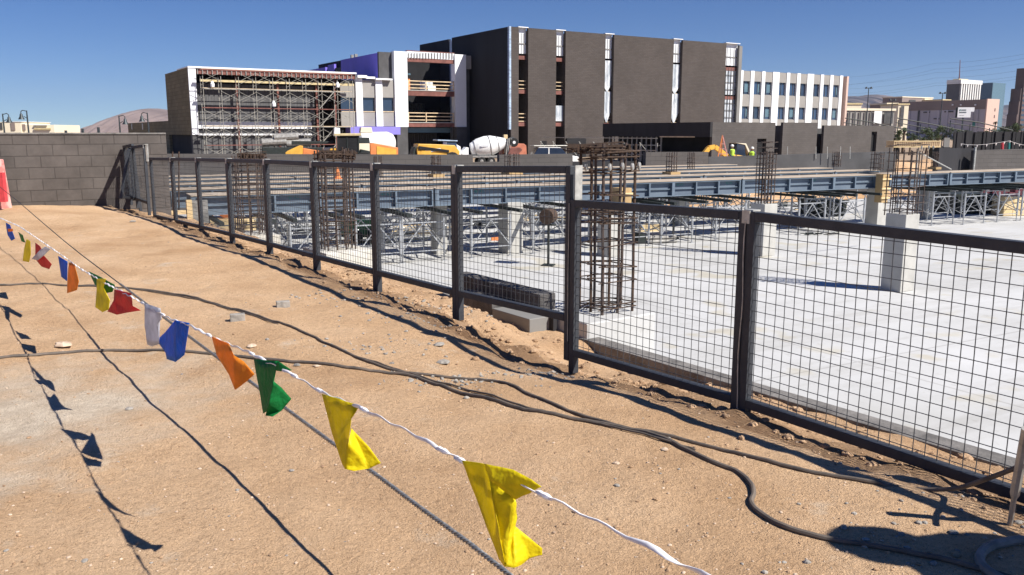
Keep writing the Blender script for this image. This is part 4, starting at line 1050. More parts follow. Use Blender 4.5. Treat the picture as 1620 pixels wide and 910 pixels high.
for a, b, k in pan:
    sa, sb = S(a), S(b)
    m = MB(GMn); m.box(sa if a != 808 else .225, sb, 0, .35, BZ, ztop - (0 if sa < 3 else .002*sa)); m.build('brick_panel', M['brickd'], mt_)
    m = MB(GMn); m.box(sa if a != 808 else .3, sa + .3 if a != 808 else .5, .36, 3.1, BZ, ztop - .3); m.box(sb - .3, sb, .36, 3.1, BZ, ztop - .3); m.build('panel_return', M['brickside'], mt_)
m = MB(GMn)
for s in (S(848), S(870)):
    pass
z3f, z2f, z1f = Z(92.5, 887), Z(145, 887), Z(195.5, 887)
slots = [(820.5, 835.5, 'open'), (879.5, 894, 'mid'), (956.5, 970, 'sheet'), (1063.5, 1077.5, 'sheet'), (1146, 1167.5, 'grid')]
def railz(sa, sb, z, d, root, mt='rail', n_=2):
    for k in range(3):
        m = MB(GMn); m.box(sa, sb, d, d + .07, z + .45*k + .2, z + .45*k + .29); m.build('guard_rail', M[mt], root)
for a, b, kind in slots:
    sa, sb = S(a) + .01, S(b) - .01
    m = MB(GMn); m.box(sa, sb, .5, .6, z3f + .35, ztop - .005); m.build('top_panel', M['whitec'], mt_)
    n_ = 3
    for k in range(1, n_ + 1):
        s = sa + (sb - sa)*k/(n_ + 1); mm = MB(GMn); mm.box(s - .02, s + .02, .44, .495, z3f + .35, ztop - .6); mm.build('stud', M['chrome'], mt_)
    m = MB(GMn); m.box(sa, sb, .42, .49, ztop - 1.9, ztop - 1.75); m.build('stud', M['chrome'], mt_)
    m = MB(GMn); m.box(sa - .05, sb + .05, -.0, .6, ztop + .001, ztop + .09); m.build('coping', M['white'], mt_)
    for z in (z3f, z2f, z1f):
        m = MB(GMn); m.box(sa, sb, .45, .75, z - .35, z + .1); m.build('floor_beam', M['rusty'], mt_)
        m = MB(GMn); m.box(sa, sb, .76, 3.1, z - .1, z + .1); m.build('floor_slab', M['conc'], mt_)
    if kind in ('open', 'mid'):
        railz(sa, sb, z2f, .5, mt_); railz(sa, sb, z1f, .5, mt_)
    if kind == 'open': railz(sa, sb, z1f - 4.2, .5, mt_)
    if kind == 'mid':
        m = MB(GMn); m.box(sa, sb, .4, .43, z1f + .3, z1f + 2.2); m.build('plastic_sheet', M['plastic'], mt_)
    if kind == 'sheet':
        for z, h in ((z2f, 1.0), (z1f, 1.4)):
            mm = MB(GMn)
            for i in range(4):
                w0 = (sb - sa)/4; mm.box(sa + w0*i, sa + w0*(i+1), .40 + .04*(i % 2), .43 + .04*(i % 2), z + h, z + 4.1)
            mm.build('plastic_sheet', M['plastic'], mt_)
            mm = MB(GMn); mm.add([GMn.pt(sa + .1, .42, z + h), GMn.pt(sb - .1, .42, z + h), GMn.pt((sa+sb)/2 + .1, .42, z + .2), GMn.pt((sa+sb)/2 - .1, .42, z + .2),
                                  GMn.pt(sa + .1, .46, z + h), GMn.pt(sb - .1, .46, z + h), GMn.pt((sa+sb)/2 + .1, .46, z + .2), GMn.pt((sa+sb)/2 - .1, .46, z + .2)],
                                  [(0,1,2,3),(7,6,5,4),(0,4,5,1),(1,5,6,2),(2,6,7,3),(3,7,4,0)])
            mm.build('plastic_sheet', M['plastic'], mt_); railz(sa, sb, z, .55, mt_)
    if kind == 'grid':
        for z in (z2f, z1f):
            m = MB(GMn); m.box(sa, sb, .5, .53, z + .3, z + 3.8); m.build('plastic_sheet', M['plastic'], mt_)
            for k in range(1, 5):
                s = sa + (sb - sa)*k/5; m = MB(GMn); m.box(s - .04, s + .04, .42, .495, z + .2, z + 4); m.build('stud', M['greyd'], mt_)
            for k in range(1, 4):
                m = MB(GMn); m.box(sa, sb, .36, .41, z + k, z + k + .07); m.build('stud', M['greyd'], mt_)
# small window and recess low on the facade
m = MB(GMn); m.box(S(856, 228), S(865, 228), -.012, .1, Z(231, 860), Z(223, 860)); m.build('window', M['black'], mt_)
m = MB(GMn); m.box(S(895, 230), S(925, 230), -.3, -.02, BZ, Z(219, 905)); m.build('recess', M['black'], mt_)
m = MB(GMn); m.box(S(1166, 150) + .02, s_end + .05, -.04, .30, BZ, Z(73, 1172)); m.build('end_trim', M['greyp'], mt_)

# ------------------------------------------------------------------ atrium wing with white pylons (C)
GC = Grid(at(745, 210, 112.6).xy, YAW)
def SC_(px, py=150, d=0): return GC.hit(px, py, d)[0]
def ZC(py, px=690, d=0): return GC.hit(px, py, d)[1]
cb = thing('atrium_wing', 'open steel atrium wing with two white pylons and red beams', 'building', GC.pt(-4, 0, BZ), YAW)
def cbox(a, b, y0, y1, d0, d1, name, mt, label=None, pxz=None):
    m = MB(GC); m.box(SC_(a, (y0+y1)/2, 0), SC_(b, (y0+y1)/2, 0), d0, d1, ZC(y1, pxz or (a+b)/2), ZC(y0, pxz or (a+b)/2)); return m.build(name, M[mt], cb, label)
cbox(624, 644.5, 81.5, 201, -.12, .9, 'pylon', 'white', 'white pylon left of the opening')
cbox(719.5, 737, 86.5, 201, -.12, .9, 'pylon', 'white', 'white pylon right of the opening')
cbox(627, 644, 201.4, 249, -.3, .8, 'pylon_base', 'greyd'); cbox(721, 737, 201.4, 249, -.3, .8, 'pylon_base', 'greyd')
cbox(644.6, 719.4, 83, 93, .1, .5, 'roof_deck', 'whitec')
for k in range(16):
    a = 646 + k*4.6; cbox(a, a + 1.2, 84, 93, .0, .09, 'deck_rib', 'chrome')
cbox(644.6, 719.4, 93.4, 99, .12, .7, 'roof_beam', 'rusty'); cbox(644.6, 719.4, 81.5, 82.8, .1, .6, 'roof_edge', 'rusty')
for y0, y1 in ((143, 152), (193.5, 201)):
    cbox(644.6, 719.4, y0 + 1.3, y1, .1, .7, 'floor_beam', 'rusty'); cbox(644.6, 719.4, y0, y0 + 1.2, .05, 8, 'floor_slab', 'conc')
for yb in (143, 193):
    for k, dy in enumerate((14, 8.5, 3)):
        cbox(645, 719, yb - dy - .7, yb - dy + .7, .12, .2, 'guard_rail', 'rail')
    for a in (646, 674, 717): cbox(a, a + 1.4, yb - 14.5, yb, .04, .115, 'rail_post', 'rail')
cbox(644.6, 719.4, 202, 210, 1.2, 1.5, 'lintel', 'glasst')
zr = ZC(100); sl0_ = SC_(612)
m = MB(GC); m.box(sl0_ + .05, SC_(757), 9, 24, BZ, ZC(86, 690)); m.build('core', M['black'], cb)
for yy, h in ((113, 12), (160, 8)):
    cbox(650, 695, yy - 4, yy - 1, 8.4, 8.9, 'bulkhead', 'glasst')
m = MB(GC); m2 = MB(GC); m.box(SC_(646), SC_(718), 5.2, 5.25, BZ, ZC(211)); m2.box(SC_(646), SC_(718), 8.8, 8.85, ZC(192), ZC(160))
for k in range(22):
    s = SC_(646) + (SC_(718) - SC_(646))*k/21; m.box(s - .04, s + .04, 5.0, 5.21, BZ, ZC(211)); m2.box(s - .04, s + .04, 8.6, 8.81, ZC(192), ZC(160))
m.build('stud_wall', M['studs'], cb); m2.build('stud_wall', M['studs'], cb)
cbox(684, 696, 128, 143, 2.0, 3.6, 'wrapped_unit', 'plastic'); cbox(687, 699, 135, 143, 1.7, 1.98, 'wrapped_unit', 'white')
cbox(653, 657, 124, 143, 1.5, 2, 'lift_mast', 'orange'); cbox(649, 652, 132, 143, 1.5, 2, 'lift_mast', 'orange')
cbox(737.2, 747, 88, 109, .2, .6, 'soffit_panel', 'greyp2'); cbox(737.2, 757, 88.5, 249, .7, 1.0, 'infill_wall', 'greyd')
cbox(754.5, 756.5, 89, 249, .45, .69, 'wall_edge', 'greyp')
m = MB(GC); m.box(SC_(607.5) - .31, SC_(623.8), .6, .98, ZC(131, 615), ZC(82, 615)); m.build('corner_wall', M['greyd'], cb)
# purple side wall, running away to the left behind the low wings
sl_ = SC_(607.5); dB = GC.hits(543, 110, sl_)[0]; dC = GC.hits(532, 110, sl_)[0]; dE = GC.hits(488, 110, sl_)[0]; dF = GC.hits(522,110,sl_)[0]
z1_ = ZC(83, 607.5)
m = MB(GC); m.box(sl_ - .3, sl_, 1.0, dB, BZ, z1_); m.build('purple_wall', M['purple'], cb)
m = MB(GC); m.box(sl_ - .3, sl_, dC, dF, BZ, z1_ - .35); m.build('purple_wall', M['purple'], cb)
m = MB(GC); m.box(sl_ - .3, sl_, dF + 1, dE, BZ, z1_ - .55); m.build('purple_wall', M['purple'], cb)
m = MB(GC); m.box(sl_ - .2, sl_ + .2, dB + .01, dC - .01, BZ, z1_ - .9); m.build('joint_strip', M['greyd'], cb)
m = MB(GC); m.box(sl_ + .01, sl_ + 12, 25, dE, BZ, z1_ - .8); m.build('rear_core', M['greyd'], cb)
for px in (556, 562, 548, 551):
    d_, z_ = GC.hits(px, 92, sl_ + 1); m = MB(GC); m.box(sl_ + 1, sl_ + 1.35, d_, d_ + .35, z1_ - .7, z1_ + (.7 if px > 552 else .3)); m.build('roof_vent', M['chrome'] if px > 552 else M['rusty'], cb)

# ------------------------------------------------------------------ entrance wing with grey panels (B)
bb = thing('entrance_wing', 'low wing with grey panels, white fins and lilac canopy', 'building', GC.pt(-14, 0, BZ), YAW)
def bbox(a, b, y0, y1, d0, d1, name, mt, label=None):
    m = MB(GC); m.box(SC_(a, (y0+y1)/2), SC_(b, (y0+y1)/2), d0, d1, ZC(y1, (a+b)/2), ZC(y0, (a+b)/2)); return m.build(name, M[mt], bb, label)
for a, b, y0 in ((563, 573.5, 120.5), (594.5, 605, 125.5)): bbox(a, b, y0, 200, -.1, .6, 'fin', 'white')
for a, b in ((541, 562.9), (573.6, 594.4), (605.1, 623.8)):
    y = 127 if a > 560 else 134
    bbox(a, b, y, 154.5, .1, .4, 'spandrel_panel', 'greyp2'); bbox(a, b, 177.5, 200, .1, .4, 'spandrel_panel', 'greyp2')
    bbox(a, b, 154.7, 176, .35, .45, 'window', 'glassd'); bbox(a, b, 176.1, 177.4, .05, .4, 'sill', 'rail')
bbox(563, 578, 119.5, 123.5, -.55, 1.2, 'coping', 'white'); bbox(577, 592, 121.5, 125, -.3, 1.2, 'coping', 'white'); bbox(592, 618, 124.5, 127, -.55, 1.2, 'coping', 'white')
bbox(549, 627, 200.5, 213, -1.2, .5, 'canopy', 'lilac')
m = MB(GC); m.box(SC_(541), SC_(624), .5, 12, BZ, ZC(128, 600)); m.build('core', M['black'], bb)
m = MB(GC)
for k in range(12): s = SC_(570) + (SC_(624) - SC_(570))*k/11; m.box(s - .05, s + .05, .3, .45, BZ, ZC(214, 600))
m.build('stud_wall', M['studs'], bb)

# ------------------------------------------------------------------ scaffolded hall (A)
GA = Grid(at(303.5, 210, 92).xy, YAW)
def SA(px, py=160, d=0): return GA.hit(px, py, d)[0]
def ZA(py, px, d=0): return GA.hit(px, py, d)[1]
ab = thing('scaffolded_hall', 'boxy hall under construction at left, taupe side wall, open front', 'building', GA.pt(8, 0, BZ), YAW)
za = ZA(107, 303.5); sE = SA(562.5, 119); dA = GA.hits(261, 119)[0]; dW = GA.hits(202, 195)[0]
zo = ZA(213.5, 316)
m = MB(GA); m.box(0, .35, .0, dA, zo, za); m.build('side_wall', M['brickt'], ab)
m = MB(GA); m.box(0, .35, dA + .01, dW, BZ, GA.hits(230, 193.5)[1]); m.build('rear_wing_wall', M['brickt'], ab)
m = MB(GA); m.box(.36, 8, dA + .01, dW, BZ, GA.hits(230, 193.5)[1] - .3); m.build('rear_wing', M['greyd'], ab)
for px in (209, 226, 236):
    d_, z_ = GA.hits(px, 201); m = MB(GA); m.box(-.05, -.005, d_ - .35, d_ + .35, z_ - .35, z_ + .45); m.build('vent_cover', M['galv'], ab)
m = MB(GA); m.box(.5, sE, 5.5, dA, BZ, za - .0); m.build('core', M['black'], ab)
m = MB(GA); m.box(.3, .6, 1.5, dA, BZ, zo - .05); m.build('recessed_base', M['black'], ab)
m = MB(GA); m.box(.02, .75, -.12, .6, BZ, zo - .01); m.build('corner_pier', M['greyd'], ab)
m = MB(GA); m.hexa([GA.pt(.0, -.25, zo), GA.pt(.65, -.25, zo), GA.pt(.65, -.005, zo), GA.pt(.0, -.005, zo)], [GA.pt(-.02, -.25, za), GA.pt(.75, -.25, za), GA.pt(.75, -.005, za), GA.pt(-.02, -.005, za)]); m.build('white_edge', M['white'], ab)
m = MB(GA); m.box(-.05, sE, -.3, 5.4, za + .01, za + .12); m.box(-.05, sE, -.32, -.305, za - .05, za + .1); m.build('roof_edge', M['white'], ab)
m = MB(GA); m.box(.8, sE, -.1, .25, za - .62, za - .07); m.build('roof_joists', M['rusty'], ab)
for k in range(36):
    s = .9 + (sE - 1)*k/35; m = MB(GA); m.box(s, s + .09, -.2, -.101, za - .66, za - .07); m.build('joist_end', M['chrome'], ab)
zb_ = ZA(127, 330)
m = MB(GA); m.box(1.0, sE - .6, -.9, -.6, zb_ - .2, zb_ + .05)
m.build('tan_fascia', M['tan'], ab)
# rear wall of dark boards with two white bands
m = MB(GA); m.box(.8, SA(505, 160), 1.7, 1.9, BZ, ZA(131, 330)); m.build('board_wall', M['studs'], ab)
for y0, y1 in ((193, 203.5), (211.5, 214.5)):
    z_0, z_1 = ZA(y1, 318, 1.6), ZA(y0, 318, 1.6)
    m = MB(GA); m.box(1.0, SA(500, 198), 1.5, 1.69, z_0, z_1); m.build('white_band', M['white'], ab)
for px in (374, 439, 500, 529):
    s = SA(px, 170, 1.0); m = MB(GA); m.box(s, s + .2, .9, 1.1, BZ, za - .7); m.build('steel_column', M['rusty'], ab)
for y0, y1 in ((133, 153), (177, 199)):
    m = MB(GA); m.box(SA(540, 150), SA(562, 150), .3, .5, ZA(y1, 550), ZA(y0, 550)); m.build('grey_panel', M['greyp2'], ab)
# scaffold
sc_ = thing('scaffold', 'tube scaffold covering the open front of the hall', 'scaffold', GA.pt(8, -1.5, BZ), YAW)
s0, s1 = SA(322, 180, -1.5), SA(556, 180, -1.5); nb = 9; bw = (s1 - s0)/nb; zt_s = ZA(124, 330, -1.5)
lv = []; z = BZ
while z + 1.95 < zt_s + 1: lv.append(z); z += 1.95
for i in range(nb + 1):
    for d in (-1.0, -2.1):
        s = s0 + bw*i
        m = MB(GA); m.box(s - .028, s + .028, d - .028, d + .028, BZ, lv[-1] + 1.2); m.build('standard', M['scaf'], sc_)
for k, z in enumerate(lv):
    for d in (-1.0, -2.1):
        m = MB(GA); m.box(s0, s1, d - .075, d - .036, z + 1.85, z + 1.92); m.build('ledger', M['scaf'] if k % 2 else M['rusty'], sc_)
    if k in (1, 3, 4):
        m = MB(GA); m.box(s0, s1, -1.8, -1.45, z + 1.93, z + 1.98); m.build('plank', M['rail'], sc_)
    for i in range(nb):
        if (i * 7 + k * 3) % 10 == 9: continue
        a, b = s0 + bw*i, s0 + bw*(i+1)
        m = MB(GA); m.bar(GA.pt(a, -2.14, z + .7), GA.pt(b, -2.14, z + 1.6), .035); m.bar(GA.pt(b, -2.2, z + .7), GA.pt(a, -2.2, z + 1.6), .035); m.bar(GA.pt(a, -.94, z + .3), GA.pt(b, -.94, z + 1.2), .03); m.build('cross_brace', M['scaf'], sc_)
# stair tower part right
for k, z in enumerate(lv[:-1]):
    a, b = SA(506, 180, -2.4), SA(530, 180, -2.4)
    m = MB(GA); m.bar(GA.pt(a, -2.45, z), GA.pt(b, -2.45, z + 1.9), .09); m.build('stair_flight', M['scaf'], sc_)
for px, py in ((336, 133), (433, 164), (534, 134)):
    g_, z = GA.hit(px, py, -2.3); m = MB(GA); m.lathe(GA.pt(g_, -2.3, z - .3), (0,0,1), [(0,.2),(.3,.22),(.6,.08)], 8); m.build('work_lamp', M['white'], sc_)
for x in (GA.hit(531, 210, -2.6)[0],):
    m = MB(GA); m.prism([(x - .3, ZA(215, 531)), (x + .45, ZA(216, 531)), (x + .4, ZA(203, 531)), (x - .2, ZA(202, 531))], -2.9, -2.55); m.build('cloth_wrap', M['white'], sc_)

# ------------------------------------------------------------------ striped office wing at right (W)
GR = Grid(at(1172, 210, 146).xy, YAW)
def SR(px, py=150, d=0): return GR.hit(px, py, d)[0]
def ZR(py, px, d=0): return GR.hit(px, py, d)[1]
rb = thing('striped_office_wing', 'three storey office wing with white vertical fins and blue windows', 'building', GR.pt(12, 0, BZ), YAW)
zR = ZR(111.5, 1174); sR = SR(1334, 150)
m = MB(GR); m.box(.1, sR - .1, .8, 22, BZ, zR - .3); m.build('core', M['greyd'], rb)
m = MB(GR); m.box(sR, sR + .5, -.6, 22, BZ, zR - .1); m.build('end_wall', M['pinkwall'], rb)
fins = [(1172,1175.5),(1187.5,1193),(1205.3,1210.3),(1222.6,1232.8),(1244.6,1249.6),(1261,1266.3),(1277.3,1287.4),(1298.5,1303.2),(1313.6,1318.6),(1329,1333.6)]
w1 = (ZR(149.5, 1180), ZR(128.5, 1180)); w2 = (ZR(188.5, 1180), ZR(168.5, 1180))
for a, b in fins:
    m = MB(GR); m.box(SR(a, 118), SR(b, 118), -.1, .5, BZ, zR + .02); m.build('fin', M['white'], rb)
for (a0, a1), (b0, b1) in zip(fins, fins[1:]):
    sa, sb = SR(a1, 118) + .02, SR(b0, 118) - .02
    for z0_, z1_2 in ((w1[1], zR - .05), (w2[1], w1[0]), (BZ, w2[0])):
        m = MB(GR); m.box(sa, sb, .0, .3, z0_ + .01, z1_2 - .01); m.build('spandrel_panel', M['greyp2'], rb)
    for z0_, z1_2 in (w1, w2):
        m = MB(GR); m.box(sa, sb, .30, .36, z0_, z1_2); wn = m.build('window', M['glassb'] if random.random() < .7 else M['glassd'], rb)
        sm_ = (sa + sb)/2 + random.choice((-.25, 0, .3)); m = MB(GR); m.box(sm_ - .04, sm_ + .04, .24, .295, z0_, z1_2); m.build('mullion', M['greyd'], wn)
        if random.random() < .35: m = MB(GR); m.box(sm_ + .1, sb - .2, .27, .296, z0_ + .4, z1_2 - .4); m.build('blind', M['glasst'], wn)
        m = MB(GR); m.box(sa, sb, .22, .299, z0_ - .005, z0_ + .06); m.build('sill', M['greyp'], wn)
m = MB(GR); m.box(.3, sR, .5, 1.2, zR - .28, zR + .03); m.build('parapet', M['greyp'], rb)

# ------------------------------------------------------------------ low block buildings (L)
GL = Grid(at(1127, 210, 82).xy, YAW)
def SL(px, py=215, d=0): return GL.hit(px, py, d)[0]
def ZL(py, px, d=0): return GL.hit(px, py, d)[1]
zl = ZL(193.3, 1127)
lb = thing('service_block', 'low grey block building with a door, behind the yellow excavator', 'building', GL.pt(4, 0, BZ), YAW)
sA_, sB_ = 0, SL(1226)
dr0, dr1 = SL(1197.5, 232), SL(1212, 232); zd = ZL(219.5, 1204)
m = MB(GL); m.box(0, dr0, 0, .3, BZ, zl); m.box(dr1, sB_, 0, .3, BZ, zl); m.box(dr0, dr1, 0, .3, zd, zl - .001); m.build('wall', M['bricklow'], lb)
m = MB(GL); m.box(dr0, dr1, .31, 1.2, BZ, zd); m.build('door_recess', M['black'], lb)
dcan = GL.hits(957, 200)[0]; zc_ = ZL(217, 1127)
m = MB(GL); m.box(-.3, -.02, 0.0, dcan, zc_, zl + .0); m.build('canopy_fascia', M['blackwrap'], lb)  # shade of the left-facing fascia painted in as black
m = MB(GL); m.box(-.02 + .021, 6, .4, dcan, zc_, zl - .2); m.build('canopy_roof', M['blackwrap'], lb)
m = MB(GL); m.box(2.0, 6, .5, dcan, BZ, zc_ - .01); m.build('rear_wall', M['black'], lb)
d_0 = GL.hits(1125, 225)[0]
m = MB(GL); m.box(-.34, -.31, 2.0, 7.0, zc_ - .05, zc_ + .07); m.build('fascia_batten', M['rail'], lb)
# glazing frames under the canopy
for k in range(12):
    d = 7 + (dcan - 8)*k/11; m = MB(GL); m.box(-.1, .02, d, d + .09, BZ, zc_ - .02); m.build('mullion', M['galv'], lb)
for z in (zc_ - .9, zc_ - 1.9):
    m = MB(GL); m.box(-.12, -.101, 7, dcan - 1, z, z + .08); m.build('transom', M['galv'], lb)
sc2 = thing('scaffold', 'low scaffold under the black canopy behind the near cage', 'scaffold', GL.pt(-1.5, 12, BZ), YAW)
for k in range(9):
    d = 6 + 2.6*k
    m = MB(GL); m.box(-1.5, -1.44, d, d + .07, BZ, zc_ - .6); m.build('standard', M['galv'], sc2)
for z in (.4, 1.6):
    m = MB(GL); m.box(-1.57, -1.505, 6, 27, BZ + z + 1, BZ + z + 1.08); m.build('ledger', M['galv'], sc2)
for k in range(8):
    d = 6 + 2.6*k; m = MB(GL); m.bar(GL.pt(-1.6, d, BZ + .4), GL.pt(-1.6, d + 2.6, BZ + 2.2), .05); m.build('cross_brace', M['galv'], sc2)
def block(a, b, ytop, lab, opening=None, d=0.0, tl=None):
    root = thing('service_block', lab, 'building', GL.pt(SL(a), d, BZ), YAW)
    sa, sb = SL(a, 215, d), SL(b, 215, d); zt2 = ZL(ytop, a, d)
    if opening:
        o0, o1 = SL(opening[0], 225, d), SL(opening[1], 225, d); z2_ = ZL(opening[2], opening[0], d); z1_2 = ZL(opening[3], opening[0], d)
        m = MB(GL); m.box(sa, o0, d, d + .3, BZ, zt2); m.box(o1, sb, d, d + .3, BZ, zt2); m.box(o0, o1, d, d + .3, z2_, zt2 - .001); m.box(o0, o1, d, d + .3, BZ, z1_2); m.build('wall', M['bricklow'], root)
        m = MB(GL); m.box(o0, o1, d + .31, d + 1, z1_2, z2_); m.build('window_recess', M['black'], root)
    else:
        m = MB(GL); m.box(sa, sb, d, d + .3, BZ, zt2); m.build('wall', M['bricklow'], root)
    m = MB(GL); m.box(sa + .1, sb - .1, d + .35 + (.7 if opening else 0), d + 9, BZ, zt2 - .3); m.build('rear_volume', M['greyd'], root)
    return root
block(1238, 1292.5, 193.8, 'plain grey block building between two dark gaps')
block(1303, 1414, 198.5, 'long grey block building with a narrow slit window', (1378, 1386.5, 208.5, 240))
for a, b, lab in ((1227, 1237, 'left'), (1293.5, 1302, 'right')):
    sa, sb = SL(a), SL(b); m = MB(GL); m.box(sa, sb, 2.2, 2.4, BZ, zl - 1.0); root = thing('gap_shading', 'black panel added as shade in the %s gap between block buildings' % lab, 'shading', GL.pt(sa, 2, BZ), YAW)
    m.build('shading', M['black'], root)  # black panel added to paint the shade of the open gap
    if lab == 'left': m = MB(GL); m.box(sa - .1, sb + .1, 1.9, 2.19, zl - .95, zl - .45); m.build('header', M['timber'], root)
# flat dark roof in front of the long block: safety lines
for a, b in ((1246, 1258), (1290, 1312), (1333, 1345)):
    pass
m = MB()
for k, px in enumerate((1246, 1291, 1309, 1330, 1345)):
    a = at(px, 246, 43.6); b = at(px, 232, 43.6); m = MB(); m.bar((a.x, a.y, .2), b, .03); m.build('guard_post', M['galv'], label='thin guard post on the dark grey wall before the block buildings', cat='guard post', group='thin guard posts on the dark grey wall')

# ------------------------------------------------------------------ yellow beam, hoarding and pennants at right
g_ = Grid(at(1413, 232, 60).xy, R(10)); L = g_.hit(1488, 228)[0]; z0_, z1_2 = g_.hit(1413, 233.5)[1], g_.hit(1413, 223)[1]
root = thing('timber_truss', 'long yellow timber stack standing behind the large rebar cage', 'timber stack', g_.pt(L/2, 0, BZ))
m = MB(g_); m.box(0, L, 0, .8, z0_ + .08, z1_2 - .06); m.build('boards', M['timber'], root)
for k in range(26): m = MB(g_); s = L*k/26 + .02; m.box(s, s + .05, -.04, -.002, z0_ + .08, z1_2 - .06); m.build('stiffener', M['rail'], root)
m = MB(g_); m.box(0, L, -.06, .86, z1_2 - .059, z1_2); m.box(0, L, -.06, .86, z0_, z0_ + .079); m.build('chord', M['timber'], root)
m = MB(g_); m.box(L*.1, L*.14, .1, .5, BZ, z0_ - .002); m.box(L*.86, L*.9, .1, .5, BZ, z0_ - .002); m.build('leg', M['ledger'], root)
g_ = Grid(at(1484, 235, 70).xy, R(6)); L = g_.hit(1760, 230)[0]; zt2 = g_.hit(1560, 208.5)[1]
m = MB(g_)
N_ = 60
for k in range(N_):
    s = L*k/N_; o_ = .06*math.sin(k*1.9); z = zt2 + .12*noise.noise(Vector((k*.4, 0, 0))) - (1.2 if k < 5 else 0)
    m.box(s, s + L/N_ - .004, o_, o_ + .1, BZ, z)
m.build('hoarding', M['blackwrap'], label='long black fabric hoarding at the right below the city skyline', cat='hoarding')
a = at(1493, 232, 62); g2 = Grid(a.xy, R(8)); w_ = g2.hit(1503, 220)[0]
m = MB(g2); m.box(0, w_, 0, .1, g2.hit(1493, 233)[1], g2.hit(1493, 218)[1]); m.build('notice_board', M['greyp'], label='small grey board on the black hoarding', cat='board')
pl = thing('pennant_line', 'drooping line of tiny white pennants before the black hoarding', 'pennant line', at(1570, 228, 58))
pp = [(1520,227.5),(1530,229),(1545,229.5),(1560,228.5),(1575,226.5),(1588,224.5),(1597,223),(1604,225.5),(1612,228),(1622,230),(1650,233)]
P3 = [at(x, y, 58) for x, y in pp]; m = MB(); m.tube(P3, .009, 5); m.build('rope', M['rope'], pl)
for a, b in zip(P3, P3[1:]):
    n_ = max(1, int((b - a).length / .32))
    for k in range(n_):
        c = a.lerp(b, k/n_); m = MB(); m.add([c, c + Vector((.11,0,0)), c + Vector((.06,.03,-.17 - .06*math.sin(k*5))), c + Vector((0,.02,0)), c + Vector((.11,.02,0)), c + Vector((.06,.05,-.17 - .06*math.sin(k*5)))], [(0,1,2),(5,4,3),(0,3,4,1),(1,4,5,2),(2,5,3,0)])
        m.build('pennant', M['white'], pl)
for px, mt2, lab in ((1586, 'red', 'small red post on the wall under the pennants'), (1596, 'teal', 'small dark teal post on the wall under the pennants')):
    a = at(px, 238, 44.6); b = at(px, 226, 44.6); m = MB(); m.tube([(a.x, a.y, a.z - .3), b], .07, 7); m.build('marker_post', M[mt2], label=lab, cat='marker post')
# ------------------------------------------------------------------ vehicles (local x forward, z up)
def wheel(root, x, y, r, w=.3, n_=16):
    m = MB(); m.lathe((x, y - w/2, r), (0,1,0), [(0,r*.55),(0,r*.9),(.04,r),(w-.04,r),(w,r*.9),(w,r*.55)], n_); t = m.build('wheel', M['tyre'], root, local=True, smooth=False)
    m = MB(); m.lathe((x, y - w/2 - .02, r), (0,1,0), [(0,.05),(0,r*.3),(.03,r*.5),(w+.04,r*.5),(w+.04,.05)], n_)
    o = m.build('rim', M['chrome'], t, local=True)
def prismpart(root, poly, y0, y1, name, mt, bevel=.04, label=None):
    m = MB(); m.prism(poly, y0, y1); return m.build(name, M[mt], root, label, bevel=bevel, local=True)
def place(name, label, cat, px, Y, yaw, z=BZ):
    p = at(px, 215, Y); return thing(name, label, cat, (p.x, p.y, z), yaw)
# concrete mixer truck
r = place('mixer_truck', 'concrete mixer truck with white drum before the dark building', 'mixer truck', 782, 86, R(12))
prismpart(r, [(-4.2,.95),(3.6,.95),(3.6,1.2),(-4.2,1.2)], -1.1, 1.1, 'chassis', 'chrome')
m = MB(); m.lathe((-3.0,0,1.95), Vector((1,0,.19)), [(0,.35),(.05,.75),(.9,1.15),(1.9,1.28),(2.7,1.22),(3.8,.82),(4.5,.55),(4.6,.3)], 28); m.build('drum', M['drum'], r, local=True, smooth=True)
for k, (t, rad) in enumerate(((.45,.98),(2.35,1.285),(3.4,.99))):
    m = MB(); ax = Vector((1,0,.19)).normalized(); m.lathe(Vector((-3.0,0,1.95)) + ax*t, ax, [(0,rad),(0,rad+.03),(.06,rad+.03),(.06,rad)], 28); m.build('drum_band', M['chrome'], r, local=True)
m = MB(); m.box(-1.9,-1.0,-1.31,-1.285,2.3,2.55); m.build('drum_mark', M['plastic'], r, local=True)
prismpart(r, [(1.4,1.3),(1.7,1.3),(1.9,2.9),(1.2,2.9)], -.6, .6, 'pedestal', 'chrome')
prismpart(r, [(1.6,2.6),(2.5,3.0),(2.4,3.5),(1.5,3.2)], -.5, .5, 'hopper', 'greyd')
m = MB(); m.lathe((2.35,-.75,2.8), (0,1,0), [(0,.1),(0,.5),(.06,.56),(.3,.56),(.3,.1)], 18); m.build('spare_wheel', M['tyre'], r, local=True)
m = MB(); m.lathe((2.35,-.80,2.8), (0,1,0), [(0,.02),(0,.17),(.05,.2)], 12); m.build('hub', M['white'], r, local=True)
prismpart(r, [(1.5,1.2),(2.7,1.2),(3.4,1.9),(3.1,2.2),(1.8,2.1)], -.9, .9, 'chute_frame', 'rusty')
for x in (1.3, 1.5, 1.75): prismpart(r, [(x,1.2),(x+.08,1.2),(x+.35,3.3),(x+.27,3.3)], -.75, -.68, 'ladder_rail', 'galv', 0)
prismpart(r, [(-4.2,1.21),(-3.4,1.21),(-3.4,2.2),(-3.7,2.25),(-4.2,1.7)], -1.0, 1.0, 'rear_fender', 'white')
prismpart(r, [(-6.4,.7),(-4.4,.7),(-4.4,2.3),(-4.9,2.6),(-5.6,2.6),(-5.8,1.9),(-6.4,1.8)], -1.1, 1.1, 'cab', 'white')
for x in (-5.6,-1.8,-.6,2.6):
    for y in (-1.0, 1.0): wheel(r, x, y, .52, .35)
r.scale = (.8, .8, .8)
